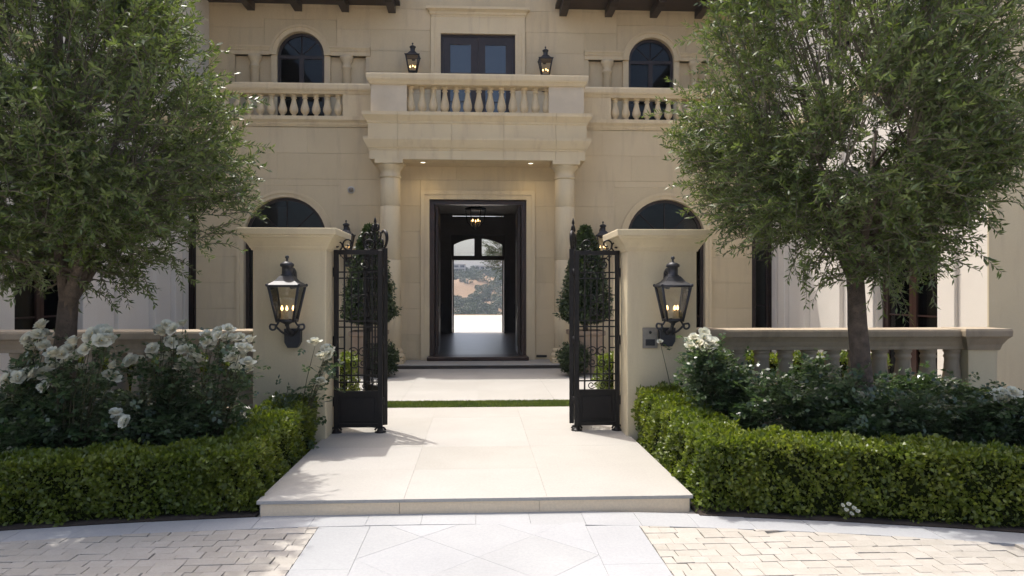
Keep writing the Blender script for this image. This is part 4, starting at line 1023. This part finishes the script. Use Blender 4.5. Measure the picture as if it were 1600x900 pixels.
def rose_bush(loc, rad, ztop, label, blooms, nleaf, bsize=1.0, cover=1.0, low=0.0):
    bx, by = loc; z0 = -0.13
    t = thing('rose_bush', label, 'rose bush', (bx, by, z0), 'white rose bushes in the beds'); og = ORG[t.name]
    r = random.Random(hash((round(bx * 100), round(by * 100))) & 0xffff)
    st = MB(); tips = []
    ncane = 15
    for k in range(ncane):
        a = r.uniform(0, 2 * math.pi); q = rad * math.sqrt(r.random()) * 0.95; h = ztop * (1 - 0.35 * (q / rad) ** 2) * r.uniform(0.62, 0.92)
        e = Vector((bx + q * math.cos(a), by + q * math.sin(a), h)); b0 = Vector((bx + r.uniform(-0.07, 0.07), by + r.uniform(-0.07, 0.07), z0))
        m_ = b0.lerp(e, 0.55) + Vector((r.uniform(-0.06, 0.06), r.uniform(-0.06, 0.06), 0.1))
        st.tube([b0, m_, e], [0.012, 0.008, 0.004], 5); tips.append((b0, m_, e))
    for i, (x, y, z) in enumerate(blooms):
        e = Vector((x, y, z - 0.015)); b0 = Vector((bx + (x - bx) * 0.35, by + (y - by) * 0.35, z0 + 0.25))
        m_ = b0.lerp(e, 0.6) + Vector((r.uniform(-0.04, 0.04), r.uniform(-0.04, 0.04), 0.06))
        st.tube([b0, m_, e], [0.008, 0.005, 0.003], 5); tips.append((b0, m_, e))
    part(st, 'canes', rosestem, t)
    # leaves of five leaflets strung along the canes and filling the bush
    n = nleaf // 5; A = []; 
    tt = RNG.random(n) ** 0.7; ci = RNG.integers(0, ncane, n)
    nst = n // 5 if blooms else 0
    if nst: ci[:nst] = RNG.integers(ncane, len(tips), nst); tt[:nst] *= 0.9
    T = np.array([[list(v) for v in tp] for tp in tips])[ci]
    t1 = np.clip(tt * 2, 0, 1)[:, None]; t2 = np.clip(tt * 2 - 1, 0, 1)[:, None]
    C = T[:, 0] + (T[:, 1] - T[:, 0]) * t1 + (T[:, 2] - T[:, 1]) * t2
    C = C + RNG.normal(size=(n, 3)) * np.array([0.10, 0.10, 0.07]) * cover
    C[:, 2] = np.maximum(C[:, 2], low + RNG.uniform(0, 0.1, n))
    D = unit(RNG.normal(size=(n, 3)) * np.array([1, 1, 0.5]) + unit(C - np.array([bx, by, 0.3])) * 0.5)
    S_ = unit(np.cross(D, np.array([0, 0, 1.0]) + RNG.normal(size=(n, 3)) * 0.35)); NN = np.cross(S_, D)
    L = RNG.uniform(0.045, 0.075, n)
    for f_, sd in ((0.9, 0), (0.55, 1), (0.55, -1), (0.15, 1), (0.15, -1)):
        P = C + D * (L * f_ * 1.3)[:, None]; d2 = D * (1.0 if sd == 0 else 0.45) + S_ * sd - np.array([0, 0, 0.15])
        A.append(leaves(P - np.array(og), d2, L, L * 0.62, NN + RNG.normal(size=(n, 3)) * 0.35, 0.12))
    o = link('foliage', quads('foliage', np.concatenate(A), roseleaf), t); o['kind'] = 'stuff'
    for i, (x, y, z) in enumerate(blooms):
        f_ = link('rose_bloom', BLOOMS[i % 4], t, (x - og[0], y - og[1], z - og[2]), r.uniform(0, 6), bsize * r.uniform(0.8, 1.12))
        f_.rotation_euler = (r.uniform(0.2, 1.0), r.uniform(-0.5, 0.5), r.uniform(-0.6, 0.6))
        link('flower_heart', HEART, f_, (0, 0, 0.02))
    return t
bushes = [
    [(-5.05, 7.55), 0.62, 0.95, 'rose bush with white blooms at the far left edge of the bed'],
    [(-4.15, 7.25), 0.60, 0.92, 'rose bush with white blooms right of the left olive trunk'],
    [(-3.45, 7.7), 0.60, 0.95, 'rose bush with white clusters in front of the left balustrade'],
    [(-2.95, 7.5), 0.52, 0.92, 'rose bush with a tall white cluster just left of the left pillar'],
    [(-2.28, 8.5), 0.30, 0.80, 'small rose bush with white blooms against the left pillar'],
    [(-4.6, 8.6), 0.55, 0.95, 'dark rose bush against the left balustrade behind the olive trunk'],
    [(3.02, 7.75), 0.75, 1.48, 'sunlit rose bush with one white cluster beside the intercom pillar'],
    [(3.75, 7.3), 0.60, 1.12, 'rose bush in half shade left of the right olive trunk'],
    [(4.5, 7.4), 0.55, 0.95, 'rose bush with a single bloom in front of the right olive trunk'],
    [(4.05, 8.5), 0.55, 1.1, 'dark rose bush between the right olive trunk and the balustrade'],
    [(5.3, 7.5), 0.60, 0.98, 'shaded rose bush right of the right olive trunk'],
    [(6.1, 7.4), 0.62, 0.86, 'rose bush with white blooms at the far right edge of the bed'],
    [(5.4, 8.6), 0.55, 1.0, 'low rose bush in front of the right balustrade end'],
]
BL = {0: [(68, 512), (58, 527), (46, 534), (70, 544), (60, 551), (80, 585), (57, 586), (75, 606), (30, 592), (22, 600), (42, 588), (10, 596), (84, 560)],
      1: [(118, 538), (129, 552), (108, 549), (122, 560), (155, 537), (147, 526), (168, 531), (162, 522), (98, 556), (125, 578), (172, 590), (178, 575), (185, 655), (200, 660), (138, 548)],
      2: [(243, 548), (262, 560), (272, 516), (255, 525), (282, 531), (268, 540), (290, 570), (278, 578), (300, 562), (284, 586), (262, 512), (296, 548), (210, 566)],
      3: [(322, 527), (345, 523), (357, 529), (335, 533), (374, 545), (380, 560), (372, 576), (363, 563), (386, 571), (378, 536), (366, 530)],
      4: [(494, 541), (511, 548), (505, 561), (515, 553), (500, 598)],
      6: [(1098, 529), (1089, 540), (1107, 543), (1096, 553), (1104, 535), (1086, 531), (1095, 545)],
      7: [],
      8: [(1345, 624)],
      11: [(1567, 618), (1577, 628), (1560, 628), (1571, 634)], 12: [(1487, 605)], 5: [], 9: [], 10: []}
for i, bsh in enumerate(bushes):
    pts = []
    extra = [(u + R.uniform(-13, 13), v + R.uniform(-11, 11)) for u, v in BL[i] if R.random() < 0.85]
    for u, v in BL[i] + extra:
        y = bsh[0][1] - (0.25 if i != 4 else 0.1) + R.uniform(-0.18, 0.18); pts.append(W(u + R.uniform(-2, 2), v + R.uniform(-2, 2), y))
    nl = int(9000 * (bsh[1] / 0.6) ** 2)
    rose_bush(bsh[0], bsh[1], bsh[2], bsh[3], pts, nl if i != 4 else 1800, 1.22)
# a bud on a stray shoot by the intercom, and the little white flowers under the right hedge
p = W(1032, 535, 8.55)
rose_bush((2.62, 8.55), 0.16, 0.7, 'thin stray rose shoot with one bud in front of the right lantern', [p], 160, 0.7)
fl = thing('white_flower', 'tiny white flowers poking out low from the right box hedge', 'flower', (*W(1328, 800, 5.88)[:2], -0.06)); og = ORG[fl.name]
mb = MB(); q = []
for u, v in ((1322, 797), (1334, 794), (1330, 803), (1340, 799), (1316, 790), (1326, 788)):
    p = W(u, v, 5.9); q.append(p); mb.tube([(og[0], og[1] + 0.15, -0.06), (p[0], p[1] + 0.03, p[2] - 0.01)], 0.004, 4)
part(mb, 'stem', rosestem, fl)
for p in q:
    f_ = link('bloom', BLOOMS[0], fl, tuple(p[k] - og[k] for k in range(3)), R.uniform(0, 6), 0.3); f_.rotation_euler = (0.9, R.uniform(-0.4, 0.4), 0)

# ------------------------------------------------------------------ olive trees
def olive_tree(base, crown, rad, label, seed, fork_z, trunk_r, ntwig, zlow, name='olive_tree', group='olive trees in the front beds', leafm=None, ls=1.0, nshoot=90, lean=0.0):
    rg = np.random.default_rng(seed); r = random.Random(seed)
    bx, by = base; z0 = -0.135 if by < 20 else -0.2
    t = thing(name, label, 'tree', (bx, by, z0), group); og = np.array(ORG[t.name])
    C = np.array(crown); RD = np.array(rad)
    nb = 26; bd = unit(rg.normal(size=(nb, 3))); bh = rg.uniform(-0.2, 0.16, nb)
    def lump(d): return 1 + (bh * np.exp(-((1 - d @ bd.T) / 0.10))).sum(-1)
    holes_d = unit(rg.normal(size=(14, 3))); holes_c = C + holes_d * RD * rg.uniform(0.5, 0.95, (14, 1)); holes_r = rg.uniform(0.22, 0.4, 14)
    # skeleton
    sk = MB(); fork = Vector((bx + lean, by, fork_z)); 
    tp = [Vector((bx, by, z0)), Vector((bx + 0.01, by, z0 + 0.08)), Vector((bx + lean * 0.3 + 0.015, by, fork_z * 0.4)), Vector((bx + lean * 0.7 - 0.012, by, fork_z * 0.75)), fork]
    tr = MB(); tr.tube(tp, [trunk_r * 1.5, trunk_r * 1.15, trunk_r, trunk_r * 0.93, trunk_r * 0.8], 14); part(tr, 'trunk', bark, t)
    ends = []
    for k in range(8):
        a = 2 * math.pi * k / 8 + r.uniform(-0.3, 0.3); el = r.uniform(0.5, 1.25)
        L = r.uniform(0.55, 0.75); d = Vector((math.cos(a) * math.cos(el) * rad[0], math.sin(a) * math.cos(el) * rad[1], math.sin(el) * rad[2] * 1.25)) * L
        m_ = fork + d * 0.45 + Vector((r.uniform(-0.12, 0.12), r.uniform(-0.12, 0.12), 0.05)); e = fork + d
        sk.tube([fork - Vector((0, 0, 0.35)), fork - Vector((0, 0, 0.02)) + d * 0.04, m_, e], [trunk_r * 0.7, trunk_r * 0.62, trunk_r * 0.32, trunk_r * 0.16], 8)
        for j in range(5):
            s0 = fork.lerp(m_, r.uniform(0.5, 1)) if j < 2 else m_.lerp(e, r.uniform(0.1, 1))
            dd = Vector(unit(rg.normal(size=3) + np.array(d.normalized()) * 0.9 + np.array([0, 0, 0.2]))) * r.uniform(0.4, 0.8) * (rad[0] / 2.0)
            e2 = s0 + dd; sk.tube([s0, s0 + dd * 0.5 + Vector((0, 0, 0.04)), e2], [trunk_r * 0.2, trunk_r * 0.12, trunk_r * 0.06], 5); ends.append(e2)
    part(sk, 'limbs', bark, t)
    EN = np.array([list(e) for e in ends])
    # twigs
    d = unit(rg.normal(size=(ntwig, 3))); rr = (rg.random(ntwig) * 0.9 + 0.1) ** (1 / 2.6)
    lowb = rg.random(ntwig) < 0.34; d[lowb, 2] = -np.abs(d[lowb, 2])
    ncl = 210; cd_ = unit(rg.normal(size=(ncl, 3))); cr_ = rg.uniform(0.5, 1.0, ncl) ** 0.6; ci_ = rg.integers(0, ncl, ntwig); isc = rg.random(ntwig) < 0.62
    q_ = cd_[ci_] * cr_[ci_][:, None] + rg.normal(size=(ntwig, 3)) * 0.085; qn = np.linalg.norm(q_, axis=1)
    d = np.where(isc[:, None], unit(q_), d); rr = np.where(isc, np.minimum(qn, 1.04), rr)
    P = C + d * RD * (rr * lump(d))[:, None] * 0.92
    lowh = np.where(d[:, 2] < 0, np.abs(d[:, 2]), 0)[:, None]; wide = np.sqrt(1 - lowh ** 3) / np.maximum(np.sqrt(1 - lowh ** 2), 0.12)
    P[:, :2] = C[:2] + (P[:, :2] - C[:2]) * np.minimum(wide, 4.0)
    P[:, 2] = np.where(P[:, 2] > C[2], C[2] + (P[:, 2] - C[2]) * 1.28, P[:, 2])
    keep = np.ones(ntwig, bool)
    for hc, hr in zip(holes_c, holes_r): keep &= np.linalg.norm(P - hc, axis=1) > hr
    keep &= P[:, 2] > zlow - 0.05 + 0.15 * np.sin(P[:, 0] * 5) * np.cos(P[:, 1] * 4)
    P, d, rr = P[keep], d[keep], rr[keep]
    out = d * 0.8 + rg.normal(size=P.shape) * 0.5 + np.array([0, 0, 0.42]); out[:, 2] = np.where(out[:, 2] < 0, out[:, 2] * 0.3, out[:, 2]); TD = unit(out); TL = rg.uniform(0.22, 0.46, len(P)) * ls
    # long shoots past the outline
    sd = unit(rg.normal(size=(nshoot, 3)) + np.array([0, -0.2, 0.0])); SP = C + sd * RD * lump(sd)[:, None] * 0.86
    ok = SP[:, 2] > zlow + 0.05; sd, SP = sd[ok], SP[ok]
    P = np.concatenate([P, SP]); TD = np.concatenate([TD, unit(sd + rg.normal(size=sd.shape) * 0.3 + np.array([0, 0, 0.12]))]); TL = np.concatenate([TL, rg.uniform(0.4, 0.75, len(sd)) * ls])
    n = len(P); sag = rg.uniform(-0.02, 0.06, n) * np.where(np.arange(n) >= n - len(sd), 1.6, 1.0)
    # twig ribbons as three-sided sticks
    m1 = P + TD * TL[:, None] * 0.55 + np.array([0, 0, 0.02]); m2 = P + TD * TL[:, None] - np.array([0, 0, 1.0]) * sag[:, None] * TL[:, None] * 2
    tw = []
    for (A, B, ra, rb_) in ((P, m1, 0.006, 0.0045), (m1, m2, 0.0045, 0.002)):
        ax = unit(B - A); s1 = unit(np.cross(ax, np.array([0.3, 0.8, 0.52]))); s2 = np.cross(ax, s1)
        rings = [[X_ + (s1 * math.cos(q) + s2 * math.sin(q)) * w_ * ls for q in (0, 2.094, 4.189)] for X_, w_ in ((A, ra), (B, rb_))]
        for q in range(3): tw.append(np.stack([rings[0][q], rings[0][(q + 1) % 3], rings[1][(q + 1) % 3], rings[1][q]], 1))
    # connectors from the limbs to a share of the twigs
    idx = rg.choice(n, min(n, 420), replace=False); nearest = EN[np.argmin(np.linalg.norm(P[idx][:, None] - EN[None], axis=2), axis=1)]
    A, B = nearest, P[idx]; ax = unit(B - A); s1 = unit(np.cross(ax, np.array([0.3, 0.8, 0.52]))); s2 = np.cross(ax, s1)
    rings = [[X_ + (s1 * math.cos(q) + s2 * math.sin(q)) * w_ for q in (0, 2.094, 4.189)] for X_, w_ in ((A, 0.012), (B, 0.006))]
    for q in range(3): tw.append(np.stack([rings[0][q], rings[0][(q + 1) % 3], rings[1][(q + 1) % 3], rings[1][q]], 1))
    o = link('twigs', quads('twigs', np.concatenate(tw) - og, twigmat), t); o['kind'] = 'stuff'
    # leaves in pairs
    nl = np.maximum(10, (TL / (0.0155 * ls)).astype(int)); ti = np.repeat(np.arange(n), nl)
    k = len(ti); f_ = np.concatenate([np.linspace(0.05, 1.0, q) for q in nl]); side = np.where(np.arange(k) % 2 == 0, 1.0, -1.0)
    LP = np.where((f_ < 0.55)[:, None], P[ti] + (m1 - P)[ti] * (f_ / 0.55)[:, None], m1[ti] + (m2 - m1)[ti] * ((f_ - 0.55) / 0.45)[:, None])
    ax = TD[ti]; sv = unit(np.cross(ax, unit(rg.normal(size=(n, 3)) * 0.6 + np.array([0, 0, 1.0]))[ti]))
    rot = rg.uniform(-1.2, 1.2, k)[:, None]; up = np.cross(sv, ax)
    LD = ax * rg.uniform(0.45, 1.0, k)[:, None] + (sv * np.cos(rot) + up * np.sin(rot)) * side[:, None] * rg.uniform(0.6, 1.0, k)[:, None] + rg.normal(size=(k, 3)) * 0.15
    LL = rg.uniform(0.052, 0.09, k) * ls; NN = up[...] + rg.normal(size=(k, 3)) * 0.5
    V = leaves(LP - og, LD, LL, LL * rg.uniform(0.24, 0.34, k), NN, 0.1)
    o = link('crown', quads('crown', V, leafm or olive), t); o['kind'] = 'stuff'
    return t
olive_tree((4.22, 7.5), (4.05, 7.5, 3.68), (1.57, 1.5, 1.9), 'grey-green olive tree with a bare trunk in the right bed', 11, 1.98, 0.108, 5500, 1.78, lean=-0.1)
olive_tree((-4.24, 7.4), (-4.32, 7.4, 3.62), (1.75, 1.6, 2.0), 'olive tree with a dark trunk among the roses in the left bed', 23, 1.75, 0.11, 5900, 1.48, lean=0.06)
olive_tree((2.7, 46.0), (2.1, 46.0, 4.4), (1.7, 1.4, 1.7), 'green garden tree beyond the rear doorway', 5, 2.6, 0.14, 420, 2.2, 'garden_tree', None, farleaf, 1.7, 40)

# ------------------------------------------------------------------ far hillside: scrub oaks and two houses
def hz(x, y): return float(terrain_z(np.array([x]), np.array([y]))[0])
rg = np.random.default_rng(3); V = []
for k in range(900):
    y = rg.uniform(420, 690); x = rg.uniform(-75, 75)
    brown = 520 < y < 588
    if brown and (x < 1 + 7 * math.sin(y * 0.2) or rg.random() < 0.35) and rg.random() > 0.06: continue
    if 640 < y < 672 and abs(x + 2) < 24 and rg.random() < 0.75: continue
    h = rg.uniform(3, 6) * (0.8 if y < 520 else 1) * (0.55 if 588 < y < 655 else 1); w_ = h * rg.uniform(0.6, 0.9); z = hz(x, y)
    n = 150; dd = unit(rg.normal(size=(n, 3))); P = np.array([x, y, z + h * 0.5]) + dd * np.array([w_, w_, h * 0.55]) * rg.uniform(0.5, 1, n)[:, None] ** 0.5
    V.append(leaves(P, dd + rg.normal(size=(n, 3)) * 0.7, rg.uniform(1.0, 1.9, n), rg.uniform(0.7, 1.2, n), dd))
o = link('hillside_trees', quads('hillside_trees', np.concatenate(V), farleaf)); tag(o, 'dark scrub oaks covering the far dry hillside seen through the doorway', 'trees', kind='stuff')
def far_house(u0, u1, y, lab, zb):
    x0, x1 = rat(u0) * y, rat(u1) * y
    hse = thing('hill_house', lab, 'house', ((x0 + x1) / 2, y, zb), 'houses on the far hill')
    mb = MB(); mb.box(x0, x1, y, y + 10, zb - 4, zb + 6.2); wl = part(mb, 'wall', farwhite, hse)
    mb = MB(); mb.box(x0 - 0.8, x1 + 0.8, y - 1.2, y + 10.6, zb + 6.2, zb + 6.8); mb.box(x0 - 0.4, x1 + 0.4, y - 1.4, y, zb + 2.7, zb + 3.2); part(mb, 'roof', farwhite, hse)
    nw = 4
    for j in range(2):
        for i in range(nw):
            a = x0 + (x1 - x0) * (i + 0.15) / nw; b2 = x0 + (x1 - x0) * (i + 0.85) / nw
            mb = MB(); mb.box(a, b2, y - 0.1, y + 0.2, zb + 0.4 + j * 3.2, zb + 2.4 + j * 3.2); part(mb, 'window', farglass, hse)
far_house(690, 727, 655, 'white flat-roofed house at left on the far hilltop', W(700, 424, 655)[2])
far_house(742, 773, 662, 'white flat-roofed house right of centre on the far hilltop', W(750, 426, 662)[2])

# ------------------------------------------------------------------ haze
hm = bpy.data.materials.new('haze_air'); hm.use_nodes = True; MATS['haze'] = hm
for n_ in list(hm.node_tree.nodes):
    if n_.type != 'OUTPUT_MATERIAL': hm.node_tree.nodes.remove(n_)
pv = hm.node_tree.nodes.new('ShaderNodeVolumePrincipled'); pv.inputs['Color'].default_value = (0.80, 0.88, 1.0, 1); pv.inputs['Density'].default_value = 0.00032
hm.node_tree.links.new(pv.outputs[0], [n_ for n_ in hm.node_tree.nodes if n_.type == 'OUTPUT_MATERIAL'][0].inputs['Volume'])
mb = MB(); mb.box(-1510, 1510, -1510, 2510, -36, 52)
hzo = part(mb, 'haze', hm, None); hzo['kind'] = 'stuff'; hzo['label'] = 'thin bluish haze in the air'; hzo['category'] = 'haze'
